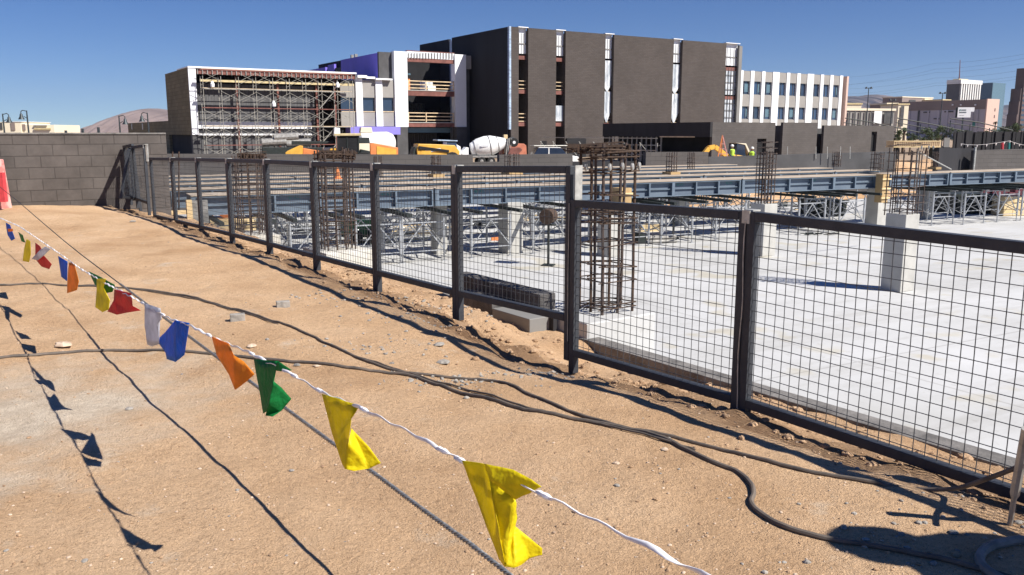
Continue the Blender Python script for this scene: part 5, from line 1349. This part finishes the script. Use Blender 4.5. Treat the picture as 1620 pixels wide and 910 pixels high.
# yellow telehandler with blue canopy
r = place('telehandler', 'yellow telehandler with a blue hood before the red steel atrium', 'telehandler', 690, 84, R(20))
prismpart(r, [(-2.1,.8),(2.0,.8),(2.1,1.4),(1.6,2.0),(-.2,2.1),(-2.0,2.15),(-2.15,1.6)], -.9, .9, 'body', 'yellow', .05)
prismpart(r, [(-2.0,1.95),(1.0,1.55),(1.0,1.3),(-2.0,1.62)], -1.02, -.91, 'boom', 'black')
prismpart(r, [(-1.4,1.72),(.2,1.72),(0,1.45),(-1.3,1.35)], -.96, -.905, 'side_vent', 'white', 0)
prismpart(r, [(.75,1.3),(1.95,1.2),(1.8,2.35),(.9,2.4)], -.75, .75, 'cab', 'glassb'); prismpart(r, [(-.1,2.41),(1.9,2.36),(1.9,2.46),(-.1,2.55)], -.9, .9, 'cab_roof', 'edge')
prismpart(r, [(-2.8,.5),(-2.1,.5),(-2.1,1.6),(-2.3,1.9)], -.7, .7, 'fork_carriage', 'ledger')
for x in (-1.35, 1.3):
    for y in (-1.0, 1.0): wheel(r, x, y, .68, .45)
prismpart(r, [(-2.0,1.1),(-.8,1.1),(-.9,1.5),(-1.8,1.5)], -1.3, -1.26, 'mudguard', 'yellow', 0)
# tractor with tan roof
r = place('tractor', 'tall dark cab tractor with a tan roof before the hall', 'tractor', 550, 80, R(10))
prismpart(r, [(-1.0,1.2),(1.0,1.2),(1.05,2.9),(-.95,2.9)], -.75, .75, 'cab', 'black'); prismpart(r, [(-1.25,2.91),(1.25,2.91),(1.2,3.15),(-1.2,3.12)], -.9, .9, 'roof', 'tan')
for x in (-.97,-.1,.92): prismpart(r, [(x,1.2),(x+.1,1.2),(x+.1,2.9),(x,2.9)], -.79, -.752, 'pillar', 'ledger', 0)
prismpart(r, [(1.1,.9),(2.0,.9),(2.0,1.5),(1.1,1.7)], -.6, .6, 'bonnet', 'ledger'); prismpart(r, [(-2.0,.9),(-1.05,.9),(-1.05,1.8),(-1.6,1.75)], -.7, .7, 'engine', 'yellow')
for x in (-1.2, 1.5):
    for y in (-.95, .95): wheel(r, x, y, .75, .45)
# orange machine with pale cab (right of the tractor)
r = place('engine_skid', 'orange engine housing with a small pale control cab before the tank', 'machine', 590, 82, R(24))
prismpart(r, [(-.5,.9),(2.2,.7),(2.2,1.8),(-.2,2.25),(-.5,2.1)], -.8, .8, 'housing', 'orange'); prismpart(r, [(.1,1.2),(2.0,1.0),(2.0,1.65),(.1,1.95)], -.84, -.801, 'grille', 'yellow', 0)
prismpart(r, [(-1.7,1.0),(-.55,1.0),(-.55,2.2),(-1.6,2.2)], -.8, .8, 'cab', 'cream'); prismpart(r, [(-1.75,2.21),(-.5,2.21),(-.55,2.75),(-1.6,2.75)], -.75, .75, 'windscreen', 'ledger')
prismpart(r, [(-1.8,.7),(-.52,.7),(-.52,.99),(-1.8,.99)], -.85, .85, 'bumper', 'red')
for x in (-1.1, 1.6):
    for y in (-.85, .85): wheel(r, x, y, .45, .3)
# white tank trailer
r = place('tank_truck', 'rounded white tank trailer behind the orange machine', 'tank truck', 593, 92, R(18))
m = MB(); m.lathe((-2.0,0,2.1), (1,0,0), [(0,.2),(.1,.75),(.5,1.15),(3.3,1.2),(3.9,.95),(4.15,.5),(4.2,.1)], 24); m.build('tank', M['carwhite'], r, local=True, smooth=True)
prismpart(r, [(-2.2,.8),(2.3,.8),(2.3,1.1),(-2.2,1.1)], -1, 1, 'chassis', 'ledger'); prismpart(r, [(-1.6,3.2),(-.3,3.2),(-.4,3.75),(-1.5,3.75)], -.5, .5, 'manhole', 'cream')
for x in (-1.3, 1.4):
    for y in (-1.0, 1.0): wheel(r, x, y, .5, .3)
# wheel loader with long low boom at left
r = place('boom_lift', 'low yellow and orange boom machine before the scaffold', 'boom lift', 482, 80, R(15))
prismpart(r, [(-1.8,1.0),(-.3,1.0),(-.2,2.0),(-.5,2.05),(-1.6,1.55),(-1.8,1.4)], -.7, .7, 'counterweight', 'yellow'); prismpart(r, [(-.28,1.0),(1.5,1.0),(1.5,1.5),(-.2,1.8)], -.65, .65, 'turntable', 'orange')
prismpart(r, [(-1.2,2.1),(2.6,2.2),(2.6,2.4),(-1.2,2.45)], -.25, .25, 'boom', 'ledger'); prismpart(r, [(1.6,1.4),(2.6,1.5),(2.6,1.9),(1.6,1.8)], -.5, .5, 'basket', 'cream')
for x in (-1.2, 1.2):
    for y in (-.8, .8): wheel(r, x, y, .48, .35)
# air compressor drums / dark duct behind
r = place('duct_bundle', 'dark grey ducts stacked before the scaffold', 'duct stack', 462, 88, R(20))
for k, (x, z) in enumerate(((-1.8,2.2),(.6,2.1),(-.6,2.7))):
    m = MB(); m.lathe((x-1.2,0,z), (1,0,.05), [(0,.1),(0,.42),(2.4,.42),(2.4,.1)], 14); m.build('duct', M['chrome'], r, local=True, smooth=False)
prismpart(r, [(-3,.1),(3,.1),(3,1.7),(-3,1.75)], -.5, .5, 'stack', 'ledger')
# white pickup / suv
r = place('suv', 'white car with a roof rack before the dark facade', 'car', 873, 80, R(14))
prismpart(r, [(-2.3,.5),(2.3,.5),(2.35,1.0),(1.6,1.15),(-2.2,1.2)], -.9, .9, 'body', 'carwhite', .06)
prismpart(r, [(-1.9,1.2),(1.3,1.16),(.7,1.8),(-1.5,1.82)], -.78, .78, 'cabin', 'glassd', .05); prismpart(r, [(-1.5,1.83),(.7,1.81),(.6,1.88),(-1.4,1.9)], -.75, .75, 'roof', 'carwhite')
prismpart(r, [(-.55,1.2),(-.45,1.2),(-.45,1.82),(-.55,1.82)], -.8, -.781, 'pillar', 'carwhite', 0)
prismpart(r, [(-1.9,1.98),(1.6,1.98),(1.6,2.06),(-1.9,2.06)], -.7, .7, 'roof_rack', 'galv')
for x in (-1.4, 1.5):
    for y in (-.85, .85): wheel(r, x, y, .36, .24)
r = place('generator_trailer', 'small red trailer machine right of the mixer truck', 'machine', 811, 88, R(15))
prismpart(r, [(-1.3,1.0),(1.3,1.0),(1.25,1.9),(1.0,2.1),(-.9,2.15),(-1.2,1.7)], -.7, .7, 'housing', 'salmon'); prismpart(r, [(-1.0,2.31),(-.6,2.31),(-.6,3.0),(-1.0,3.0)], -.3, .1, 'stack', 'timber')
for y in (-.8, .8): wheel(r, .1, y, .5, .25)
# backhoe: yellow curved boom plus machine with pale canopy
r = place('backhoe_loader', 'yellow backhoe with curved boom before the grey block building', 'backhoe', 1144, 72, R(20))
arc = [(-1.9,.9),(-1.75,1.5),(-1.35,1.95),(-.8,2.05),(-.3,1.75),(.3,1.35),(.9,1.0)]
m = MB(); 
for a, b in zip(arc, arc[1:]): m.bar((a[0],0,a[1]), (b[0],0,b[1]), .28, .36)
m.build('boom', M['yellow'], r, local=True)
prismpart(r, [(-2.2,.3),(-1.6,.4),(-1.7,1.0),(-2.3,.9)], -.35, .35, 'bucket', 'orange'); prismpart(r, [(.4,.7),(2.3,.7),(2.3,1.2),(.5,1.45)], -.7, .7, 'body', 'yellow')
prismpart(r, [(.95,1.45),(1.9,1.21),(1.75,2.3),(1.0,2.35)], -.6, .6, 'cab', 'glassd'); prismpart(r, [(.85,2.36),(1.85,2.31),(2.7,.9),(2.5,.9),(1.75,2.2)], -.65, .65, 'canopy', 'cream', .02)
for x in (.8, 2.0):
    for y in (-.8, .8): wheel(r, x, y, .5, .35)
# tripod ladder
p = at(1143, 214, 66); r = thing('tripod_ladder', 'orange tripod ladder standing beside the backhoe', 'ladder', (p.x, p.y, BZ))
H = p.z - BZ
for dx, dy in ((-.45,-.3),(.6,-.3),(.05,.7)):
    m = MB(); m.bar((dx*1.3,dy,0), (0,0,H), .07); m.build('leg', M['orange'] if dx < .3 else M['pink'], r, local=True)
for k in range(7):
    t = k/8; m = MB(); m.bar((-.58*(1-t),-.3*(1-t),H*t+.1), (.78*(1-t),-.3*(1-t),H*t+.1), .05); m.build('rung', M['pink'], r, local=True)

# ------------------------------------------------------------------ people
def person(p, z0, yaw, label, hv='hiviz', pose=0):
    root = thing('person', label, 'person', (p.x, p.y, z0), yaw)
    J = {'pelvis':(0,0,.95),'chest':(0,.02,1.3),'neck':(0,.02,1.5),'head':(0,.0,1.62),'crown':(0,0,1.74),
         'lsh':(-.19,0,1.42),'lel':(-.27,-.05,1.14),'lwr':(-.22,-.22,.98),'lha':(-.2,-.3,.95),'rsh':(.19,0,1.42),'rel':(.28,-.03,1.15),'rwr':(.25,-.2,1.0),'rha':(.24,-.28,.98),
         'lhi':(-.1,0,.9),'lkn':(-.13,-.03,.5),'lan':(-.14,.02,.08),'lto':(-.15,-.16,.03),'rhi':(.1,0,.9),'rkn':(.13,-.05,.5),'ran':(.14,.02,.08),'rto':(.15,-.16,.03)}
    rad = dict(pelvis=.15,chest=.165,neck=.06,head=.10,crown=.07,lsh=.075,lel=.05,lwr=.035,lha=.04,rsh=.075,rel=.05,rwr=.035,rha=.04,lhi=.1,lkn=.07,lan=.045,lto=.04,rhi=.1,rkn=.07,ran=.045,rto=.04)
    E = [('pelvis','chest'),('chest','neck'),('neck','head'),('head','crown'),('chest','lsh'),('lsh','lel'),('lel','lwr'),('lwr','lha'),('chest','rsh'),('rsh','rel'),('rel','rwr'),('rwr','rha'),
         ('pelvis','lhi'),('lhi','lkn'),('lkn','lan'),('lan','lto'),('pelvis','rhi'),('rhi','rkn'),('rkn','ran'),('ran','rto')]
    ks = list(J); me = bpy.data.meshes.new('body'); me.from_pydata([J[k] for k in ks], [(ks.index(a), ks.index(b)) for a, b in E], [])
    o = bpy.data.objects.new('body', me); COL.objects.link(o); o.parent = root; me.materials.append(M['jeans'])
    sk = o.modifiers.new('skin', 'SKIN'); 
    for i, k in enumerate(ks): me.skin_vertices[0].data[i].radius = (rad[k], rad[k]*.85)
    me.skin_vertices[0].data[0].use_root = True
    ss = o.modifiers.new('sub', 'SUBSURF'); ss.levels = 1; ss.render_levels = 1
    m = MB(); m.lathe((0,.01,.98), (0,0,1), [(0,.19),(.2,.20),(.40,.22),(.47,.14),(.48,.07)], 12); m.build('vest', M[hv], root, local=True, smooth=True)
    m = MB(); m.lathe((0,0,1.66), (0,0,1), [(0,.15),(.01,.135),(.08,.12),(.13,.06),(.14,.01)], 12); m.build('hard_hat', M['hat'], root, local=True, smooth=True)
    m = MB(); m.lathe((0,-.02,1.58), (0,0,1), [(-.07,.05),(-.03,.09),(.04,.105),(.08,.1)], 10); m.build('face', M['skin'], root, local=True, smooth=True)
    return root
sh_ = ong(1305, 845); Hh = 1.78; wx, wy = sh_.x + .88*Hh, sh_.y - .475*Hh      # only this worker's shadow reaches the picture
person(Vector((wx, wy, 0)), gz(wx, wy), R(60), 'worker standing just off the right edge, shadow on the dirt')
p = at(1158, 236, 64); person(p, BZ + .55, R(20), 'worker in a lime vest standing by the backhoe canopy')
p = at(1190, 238, 64); person(p, BZ + .38, R(-30), 'worker in a lime vest beside the doorway of the block building')

# ------------------------------------------------------------------ left skyline: pale building, lamps, posts
g_ = Grid(at(0, 210, 150).xy, R(6)); pb = thing('pale_building', 'long cream building with brown windows above the left wall', 'building', g_.pt(0, 0, 0))
def gb(a, b, y0, y1, d0, d1, name, mt, root, lab=None, g_=g_):
    m = MB(g_); m.box(g_.hit(a, (y0+y1)/2)[0], g_.hit(b, (y0+y1)/2)[0], d0, d1, g_.hit((a+b)/2, y1)[1], g_.hit((a+b)/2, y0)[1]); return m.build(name, M[mt], root, lab)
gb(-60, 34, 193, 225, 0, 12, 'wall', 'cream', pb); gb(34.2, 84.5, 197.5, 225, .5, 12, 'wall', 'cream', pb); gb(4, 34, 192.4, 193, -.1, 12.1, 'roof_edge', 'white', pb)
gb(18, 24, 193.5, 206, -.15, -.01, 'window', 'brownroof', pb); gb(33, 38.5, 196.5, 206, .3, .45, 'window', 'brownroof', pb); gb(-30, 4, 194, 205, -.12, -.01, 'window', 'greyd', pb)
gb(53, 79, 202.5, 205, .2, .45, 'sign_band', 'tan', pb); gb(52, 73, 198, 199.5, .2, .45, 'sign_band', 'galv', pb)
def lamp(px, pytop, side, lab, Y=62):
    b = at(px, pytop, Y); root = thing('street_lamp', lab, 'street lamp', (b.x, b.y, BZ), 0, 'dark street lamps behind the left wall')
    H = b.z - BZ; m = MB(); m.tube([(0,0,0),(0,0,.5),(0,0,H*.8),(0,0,H)], [.10,.075,.055,.04], 8); m.build('pole', M['steelpost'], root, local=True)
    m = MB(); m.tube([(0,0,H-.05),(side*.3,0,H+.02),(side*.42,0,H-.08),(side*.42,0,H-.2)], .03, 6); m.tube([(0,0,H-.55),(side*.25,0,H-.4)], .025, 6); m.build('arm', M['steelpost'], root, local=True)
    m = MB(); m.lathe((side*.42,0,H-.62), (0,0,1), [(0,.02),(0,.21),(.05,.19),(.2,.11),(.36,.09),(.43,.03)], 12); m.build('lamp_head', M['steelpost'], root, local=True, smooth=True)
lamp(4, 180, 1, 'street lamp at the left edge, head on its right'); lamp(42, 175, -1, 'street lamp before the cream building, head on its left')
lamp(188, 183, 1, 'street lamp left of the taupe wing, head on its right'); lamp(233, 178.5, -1, 'street lamp above the taupe wing, head on its left')
for px, py, lab in ((104, 206.5, 'shortest dark post above the left wall'), (130.5, 203.5, 'middle dark post above the left wall'), (155.5, 201.5, 'tallest dark post above the left wall, right of the others')):
    b = at(px, py, 60); m = MB(); m.tube([(b.x,b.y,BZ),(b.x,b.y,b.z)], [.12,.09], 7); m.build('post', M['steelpost'], label=lab, cat='post')

# ------------------------------------------------------------------ city at right
GH = Grid(at(1557, 210, 400).xy, YAW)
def hd(px, py=185): return GH.hits(px, py)[0]
hz = GH.hit(1557, 157)[1]
hb = thing('hospital_block', 'long lavender grey building with pink end wall and white sign', 'building', GH.pt(0, 40, BZ), YAW)
sP = GH.hit(1578, 180)[0]; dL = hd(1420)
m = MB(GH); m.box(.01, sP, .3, dL, BZ, hz - .3); m.build('core', M['lavwall'], hb)
m = MB(GH); m.box(-.3, sP + .2, -.3, .29, BZ + 3.4, hz + .2); m.build('end_wall', M['pinkwall'], hb)
m = MB(GH); m.box(-.25, 0, .3, dL, hz - 4.4, hz); m.build('brown_band', M['brownroof'], hb)
for px in (1428, 1440, 1455, 1470, 1486, 1500, 1512, 1540, 1548):
    d = hd(px); m = MB(GH); m.box(-.5, -.26, d, d + .9, BZ, hz - 4.5); m.build('pilaster', M['greyd'] if px % 2 else M['lavwall'], hb)
for a, b, y in ((1461, 1471, 178), (1494, 1508, 177), (1478, 1487, 188)):
    d0_, d1_ = hd(b), hd(a); z = GH.hits(a, y)[1]; m = MB(GH); m.box(-.45, -.26, d0_, d1_, z - .3, z + .3); m.build('canopy', M['greyd'], hb)
for px, py in ((1573, 174), (1572, 184.5)):
    s, z = GH.hit(px, py); m = MB(GH); m.box(s - .4, s + .4, -.36, -.305, z - .7, z + .7); m.build('window', M['brownt'], hb)
for px in (1509, 1522, 1545):
    d, z = GH.hits(px, 166); m = MB(GH); m.box(-.6, -.26, d, d + .7, z - .3, z + .3); m.build('flood_lamp', M['white'], hb)
m = MB(GH); m.box(-.4, -.26, hd(1544, 200), hd(1536, 200), GH.hits(1540, 201)[1], GH.hits(1540, 193)[1]); m.build('awning', M['teal'], hb)
# billboard
d0_, d1_ = hd(1536, 178), hd(1514.5, 178); gs = Grid(at(1514.5, 186, 330).xy, R(-8)); sw = gs.hit(1536, 178)[0]
bz0, bz1 = gs.hit(1514.5, 186)[1], gs.hit(1514.5, 170)[1]
sg = thing('billboard', 'white billboard with two short dark lines of lettering', 'billboard', gs.pt(sw/2, 0, BZ))
m = MB(gs); m.box(0, sw, 0, .5, bz0, bz1); m.build('panel', M['signw'], sg); m = MB(gs); m.box(sw*.4, sw*.5, .1, .4, BZ, bz0 - .01); m.build('pole', M['steelpost'], sg)
m = MB(gs); m.box(sw + .05, sw + 1.2, .1, .4, bz1 - 1.6, bz1); m.build('side_panel', M['signw'], sg)
m = MB(gs); m.box(-.6, -.02, .2, .6, bz0, bz1); m.build('side_edge', M['ledger'], sg)
m = MB(gs); z = bz1 - 1.0; m.lathe(gs.pt(.75, -.06, z), gs.v, [(0,.05),(0,.3),(.05,.3)], 10); m.build('emblem', M['teal'], sg)
for k, (z, a, b) in enumerate(((bz1 - 1.0, 1.2, 2.8), (bz1 - 1.85, .55, 2.9), (bz1 - 3.0, .6, 2.4))):
    s = a
    while s < b:
        wv = .16 if k < 2 else .08
        m = MB(gs); m.box(s, s + wv, -.05, -.003, z - (.22 if k < 2 else .08), z + (.22 if k < 2 else .08)); m.build('lettering', M['ink'] if k < 2 else M['galv'], sg); s += wv + .1
# towers
def tower_b(px0, pxc, px1, ytop, Y, name, label, mfront, mside, band=None, fins=0, stripes=None, glassside=None):
    g_ = Grid(at(pxc, 210, Y).xy, YAW); zt = g_.hit(pxc, ytop)[1]; s1 = g_.hit(px1, (ytop + 200)/2)[0]; d1 = g_.hits(px0, (ytop + 200)/2)[0] if px0 < pxc else 20
    root = thing(name, label, 'tower', g_.pt(s1/2, d1/2, BZ), YAW)
    m = MB(g_); m.box(0, s1, .5, d1, BZ, zt - (band or 0) - .01); m.build('side', M[mside], root)
    m = MB(g_); m.box(0, s1, .0, .49, BZ, zt - (band or 0) - .01); m.build('front', M[mfront], root)
    if band: m = MB(g_); m.box(-.6, s1 + .6, -.9, d1, zt - band, zt); m.build('crown_band', M['towerw'], root)
    for k in range(fins):
        s = s1*(k + .5)/fins; m = MB(g_); m.box(s - s1/fins*.22, s + s1/fins*.22, -.8, -.01, BZ, zt - (band or 0) - .05); m.build('fin', M['towerw'], root)
    return root, g_, s1, d1, zt
tw, g_, s1, d1, zt = tower_b(1495.5, 1512, 1549, 125.5, 700, 'office_tower', 'office tower with white crown and white vertical fins', 'towerd', 'towerd', 3.2, 9)
m = MB(g_); m.box(s1*.15, s1*.6, 4, 9, zt + .01, zt + 1); m.build('roof_plant', M['tan'], tw)
a = at(1518, 118, 715); b = at(1519, 95, 715); root = thing('antenna', 'thin roof antenna above the white crowned tower', 'antenna', a)
m = MB(); m.tube([Vector((a.x,a.y,zt + 1.0)), a, b], [.5,.35,.25], 6); m.build('mast', M['rusty'], root)
tower_b(1548, 1563.5, 1588, 130.5, 900, 'glass_tower', 'teal glass tower right of the white crowned tower', 'glasst', 'glassd', None, 0)
tw3, g_, s1, d1, zt = tower_b(1604, 1612, 1668, 107, 620, 'brown_tower', 'dark brown tower cut by the right edge', 'brownt', 'brownt', None, 0)
for k in range(14):
    z = zt - 6 - k*3.4; m = MB(g_); m.box(.5, s1 - .5, -.12, -.005, z, z + 1.4); m.build('window_band', M['glassd'], tw3)
for k in range(4):
    m = MB(g_); m.box(-1.2 - k*1.0, -.01 - k*1.0, 1, 8, BZ, zt - 14 - 9*k); m.build('stepped_wing', M['brownt'], tw3)
# buildings left of hospital
g_ = Grid(at(1423, 210, 520).xy, YAW)
def cityblock(name, label, px0, px1, y0, Y, mt, extra=None, yaw=YAW, y1=None, depth=14):
    g_ = Grid(at(px0, 210, Y).xy, yaw); s1 = g_.hit(px1, y0)[0]; zt = g_.hit(px0, y0)[1]
    root = thing(name, label, 'building', g_.pt(s1/2, 0, BZ), yaw)
    m = MB(g_); m.box(0, s1, 0, depth, BZ, zt); m.build('wall', M[mt], root); m = MB(g_); m.box(-.3, s1 + .3, -.3, depth + .2, zt + .01, zt + .6); m.build('parapet', M['cream'] if mt != 'cream' else M['tan'], root)
    for (a, b, ya, yb, m2) in (extra or []):
        m = MB(g_); m.box(g_.hit(a, ya)[0], g_.hit(b, ya)[0], -.4, -.305, g_.hit(a, yb)[1], g_.hit(a, ya)[1]); m.build('window' if 'glass' in m2 or 'd' in m2[-1] else 'panel', M[m2], root)
    return root
cityblock('mid_building', 'brown roofed building with cream corner behind the hospital', 1423, 1476, 154, 560, 'brownroof', [(1438, 1448, 158, 163, 'greyd'), (1462, 1475, 156, 166, 'cream'), (1466, 1468, 159, 165, 'brownt')])
cityblock('plant_room', 'flat white roof plant room over the hospital roofline', 1486, 1504, 158.5, 560, 'cream')
cityblock('beige_building', 'small beige block right of the striped office wing', 1337, 1363, 165.5, 330, 'cream', yaw=R(5))
cityblock('cream_panel_building', 'tall cream panels left of the hospital block', 1418, 1438, 166, 380, 'cream', [(1425, 1430, 168, 200, 'greyd')], yaw=R(8))
cityblock('dark_annex', 'dark brown annex behind the striped low building', 1400, 1420, 165, 390, 'brownroof', yaw=R(8))
st = cityblock('striped_low_building', 'low pale building with dark posts right of the office wing', 1334, 1415, 175, 230, 'greyp2', [(1342 + 8.6*k, 1344.2 + 8.6*k, 176, 200, 'greyd') for k in range(5)] + [(1382, 1394, 176, 196, 'white'), (1398, 1412, 178, 196, 'greyd')], yaw=R(14))
# traffic/lamp poles in the city
for px, y0, lab in ((1374.5, 139, 'tall twin lamp pole left of the hospital block'), (1491.5, 147, 'tall twin lamp pole before the hospital roof'), (1412, 158, 'thin lamp pole by the cream panels')):
    b = at(px, y0, 180); root = thing('lamp_pole', lab, 'lamp pole', (b.x, b.y, BZ)); H = b.z - BZ
    m = MB(); m.tube([(0,0,0),(0,0,H)], [.15,.08], 7); m.build('pole', M['steelpost'], root, local=True)
    for s_ in (-1, 1): m = MB(); m.bar((0,0,H-.1), (s_*.5,0,H), .08); m.lathe((s_*.5,0,H-.2), (0,0,1), [(0,.1),(.02,.3),(.2,.25),(.4,.08)], 8); m.build('lamp_head', M['steelpost'], root, local=True)
# wires
def wire(pts, r_, label, mt='steelpost', cat='overhead wire', grp=None):
    P = [at(x, y, Y) for x, y, Y in pts]; out = []
    for a, b in zip(P, P[1:]):
        L = (b - a).length
        for k in range(8): t = k/8; out.append(a.lerp(b, t) - Vector((0,0, L*.012*4*t*(1-t))))
    out.append(P[-1]); m = MB(); m.tube(out, r_, 5); m.build('overhead_wire', M[mt], label=label, cat=cat, group=grp)
for k, (ya, yb, Y) in enumerate(((134, 92, 260), (140, 103, 262), (147, 112, 264), (150, 117, 266), (131, 84, 258), (118, 78, 250))):
    wire([(1330, ya + k, Y + 60), (1480, (ya+yb)/2 + 2, Y), (1660, yb, Y - 60)], .016, 'thin power line crossing the sky above the city', grp='thin power lines over the city')
# sloping rails in front of the hospital
for pts, lab in (([(1420,187,150),(1475,197,150),(1533,209,150)], 'upper dark sloping rail before the hospital block'), ([(1503,187.5,150),(1550,194,150),(1602,206.5,150)], 'dark sloping rail under the billboard'),
                 ([(1337,187,150),(1380,194,150),(1470,213,150)], 'dark sloping rail above the long block building')):
    a = at(*pts[0]); b = at(*pts[1]); c = at(*pts[2]); root = thing('sloping_rail', lab, 'rail', (a+c)/2)
    m = MB(); m.tube([a, b, c], .10, 6); m.build('top_tube', M['ledger'], root); o_ = Vector((0,.5,-.75)); m = MB(); m.tube([a+o_, b+o_, c+o_], .08, 6); m.build('lower_tube', M['ledger'], root)
    for k in range(4): q = a.lerp(c, k/3.2 + .02); m = MB(); m.bar((q.x,q.y+.2,BZ), (q.x,q.y+.2,q.z-.3), .12); m.build('support', M['steelpost'], root)

# ------------------------------------------------------------------ trees
def tree(px, ytop, Y, wpx, lab, seed, palm=False, mt='leaf', grp='trees behind the black hoarding'):
    b = at(px, ytop, Y); rnd = random.Random(seed); H = b.z - BZ; W_ = wpx*Y/1350
    root = thing('palm_tree' if palm else 'tree', lab, 'palm tree' if palm else 'tree', (b.x, b.y, BZ), rnd.uniform(0, 6), grp)
    if palm:
        m = MB(); m.tube([(0,0,0),(.1,0,H*.5),(.05,0,H*.9)], [.3,.2,.17], 7); m.build('trunk', M['trunk'], root, local=True)
        m = MB()
        for k in range(26):
            a = rnd.uniform(0, 6.28); e = rnd.uniform(-.5, 1.0); L = W_*.5*rnd.uniform(.8,1.1); p = Vector((.05,0,H*.9)); d = Vector((math.cos(a)*math.cos(e), math.sin(a)*math.cos(e), math.sin(e)))
            for j in range(5):
                q = p + d*L/5; s_ = Vector((-math.sin(a), math.cos(a), 0))*.22*(1 - j/6); n0 = len(m.v)
                m.add([p - s_, p + s_, q + s_*.9, q - s_*.9], [(0,1,2,3)]); p = q; d = (d + Vector((0,0,-.32))).normalized()
        m.build('crown', M[mt], root, local=True)
        return
    m = MB(); m.tube([(0,0,0),(.05*W_,0,H*.3),(0,.03*W_,H*.6)], [.05*H,.035*H,.015*H], 7)
    for k in range(4): a = rnd.uniform(0,6.28); m.tube([(.04*W_,0,H*.3),(math.cos(a)*W_*.25,math.sin(a)*W_*.25,H*.65)], [.02*H,.008*H], 5)
    m.build('trunk', M['trunk'], root, local=True)
    m = MB(); cl = [(rnd.gauss(0,.2)*W_, rnd.gauss(0,.2)*W_, H*rnd.uniform(.45,.88), rnd.uniform(.12,.24)*W_) for _ in range(13)]
    for cx, cy, cz, r_ in cl:
        for k in range(85):
            d = Vector((rnd.gauss(0,1), rnd.gauss(0,1), rnd.gauss(0,1))).normalized()*r_*rnd.uniform(.5,1.05); p = Vector((cx,cy,cz)) + d; p.z = min(p.z, H)
            s_ = rnd.uniform(.02,.045)*W_; u1 = Vector((rnd.gauss(0,1), rnd.gauss(0,1), rnd.gauss(0,1))).normalized()*s_; v1 = u1.cross(Vector((rnd.gauss(0,1), rnd.gauss(0,1), rnd.gauss(0,1))).normalized())
            m.add([p-u1, p+v1, p+u1, p-v1], [(0,1,2,3)])
    m.build('crown', M[mt], root, local=True)
TR = [(1420,203,120,22,'leaf'),(1442,204,120,26,'leafd'),(1468,201,125,26,'leaf'),(1486,196,140,22,'leaf'),(1500,198,150,20,'leafd'),(1516,203,150,22,'leaf'),(1540,204,160,22,'leafd'),(1566,203,170,24,'leaf'),(1590,199,200,24,'leafd'),(1612,194,220,26,'leaf'),(1640,190,220,30,'leafd'),(1582,200,260,20,'leaf')]
where = ['behind the yellow timber, leftmost', 'behind the yellow timber, second from left', 'behind the yellow timber, right part', 'before the hospital block, left of the billboard', 'low before the hospital block', 'below the billboard', 'before the pink end wall, left', 'below the pink end wall', 'below the glass tower', 'at the foot of the brown tower', 'beyond the right edge', 'far below the glass tower']
for k, (px, yt, Y, wp, mt2) in enumerate(TR): tree(px, yt, Y, wp, 'small dark green tree ' + where[k], k, mt=mt2)
tree(1432, 199.5, 130, 13, 'palm tree before the cream panels, left', 60, True, 'leafd', 'palms before the hospital'); tree(1424, 203, 128, 10, 'palm tree lower left of the cream panels', 61, True, 'leafd', 'palms before the hospital')
tree(1575, 190, 260, 9, 'palm tree right of the pink end wall', 62, True, 'leafd', 'palms before the hospital')

# ------------------------------------------------------------------ mountains
def range_(pts, Y, name, dpt=2500):
    m = MB(); xs = []
    for (a, ya), (b, yb) in zip(pts, pts[1:]):
        n_ = max(2, int((b - a) / 1.2))
        xs += [(a + (b-a)*k/n_, ya + (yb-ya)*k/n_) for k in range(n_)]
    xs.append(pts[-1]); nj = 16
    for x, y in xs:
        top = at(x, y + 1.1*noise.noise(Vector((x*.35, 0, Y*.01))) + .6*noise.noise(Vector((x*1.1, 0, Y*.01))), Y); h = top.z + 60
        for j in range(nj + 1):
            t = j / nj; f = math.sin(math.pi * t) if t < .5 else math.sin(math.pi * t)
            yy = Y - dpt*.5 + dpt*t; k_ = 1.0
            z = -40 + h * (f ** .8) * (1 + .16*noise.noise(Vector((x*.12, t*5, 2))) * (1 - f)) + h*.22*abs(noise.noise(Vector((x*.22, t*2.2, 5))))*(1.05-f)
            m.v.append((top.x * (1 + 0*(t-.5)), yy, z))
    for i in range(len(xs) - 1):
        for j in range(nj): m.f.append((i*(nj+1)+j, i*(nj+1)+j+1, (i+1)*(nj+1)+j+1, (i+1)*(nj+1)+j))
    m.build(name, M['rockmt'], kind='structure', smooth=True)
range_([(1290,200),(1320,172),(1335,162),(1341,158),(1348,160),(1356,163),(1364,159),(1372,155.5),(1382,156),(1392,158),(1400,162),(1410,162.5),(1425,164),(1450,172),(1490,180),(1550,178),(1575,182),(1583,178),(1590,172.5),(1597,171),(1604,174),(1625,184),(1700,196),(1760,208)], 5200, 'mountains', 1800)
range_([(186,213),(196,209),(206,204),(216,197.5),(228,189),(236,184),(243,184),(250,180.5),(258,183),(266,184),(285,190),(310,200),(330,210)], 3200, 'mountains', 1200)
# ------------------------------------------------------------------ air between here and the far city
m = MB(); m.box(-9000, 9000, -60, 7000, -70, 330)
hz_ = bpy.data.materials.new('haze_air'); hz_.use_nodes = True; n = hz_.node_tree.nodes; n.remove(n['Principled BSDF'])
pv = n.new('ShaderNodeVolumePrincipled'); pv.inputs['Color'].default_value = (.72, .82, 1, 1); pv.inputs['Density'].default_value = 5e-5; pv.inputs['Anisotropy'].default_value = .2
hz_.node_tree.links.new(pv.outputs[0], n['Material Output'].inputs['Volume'])
m.build('haze', hz_, kind='stuff')
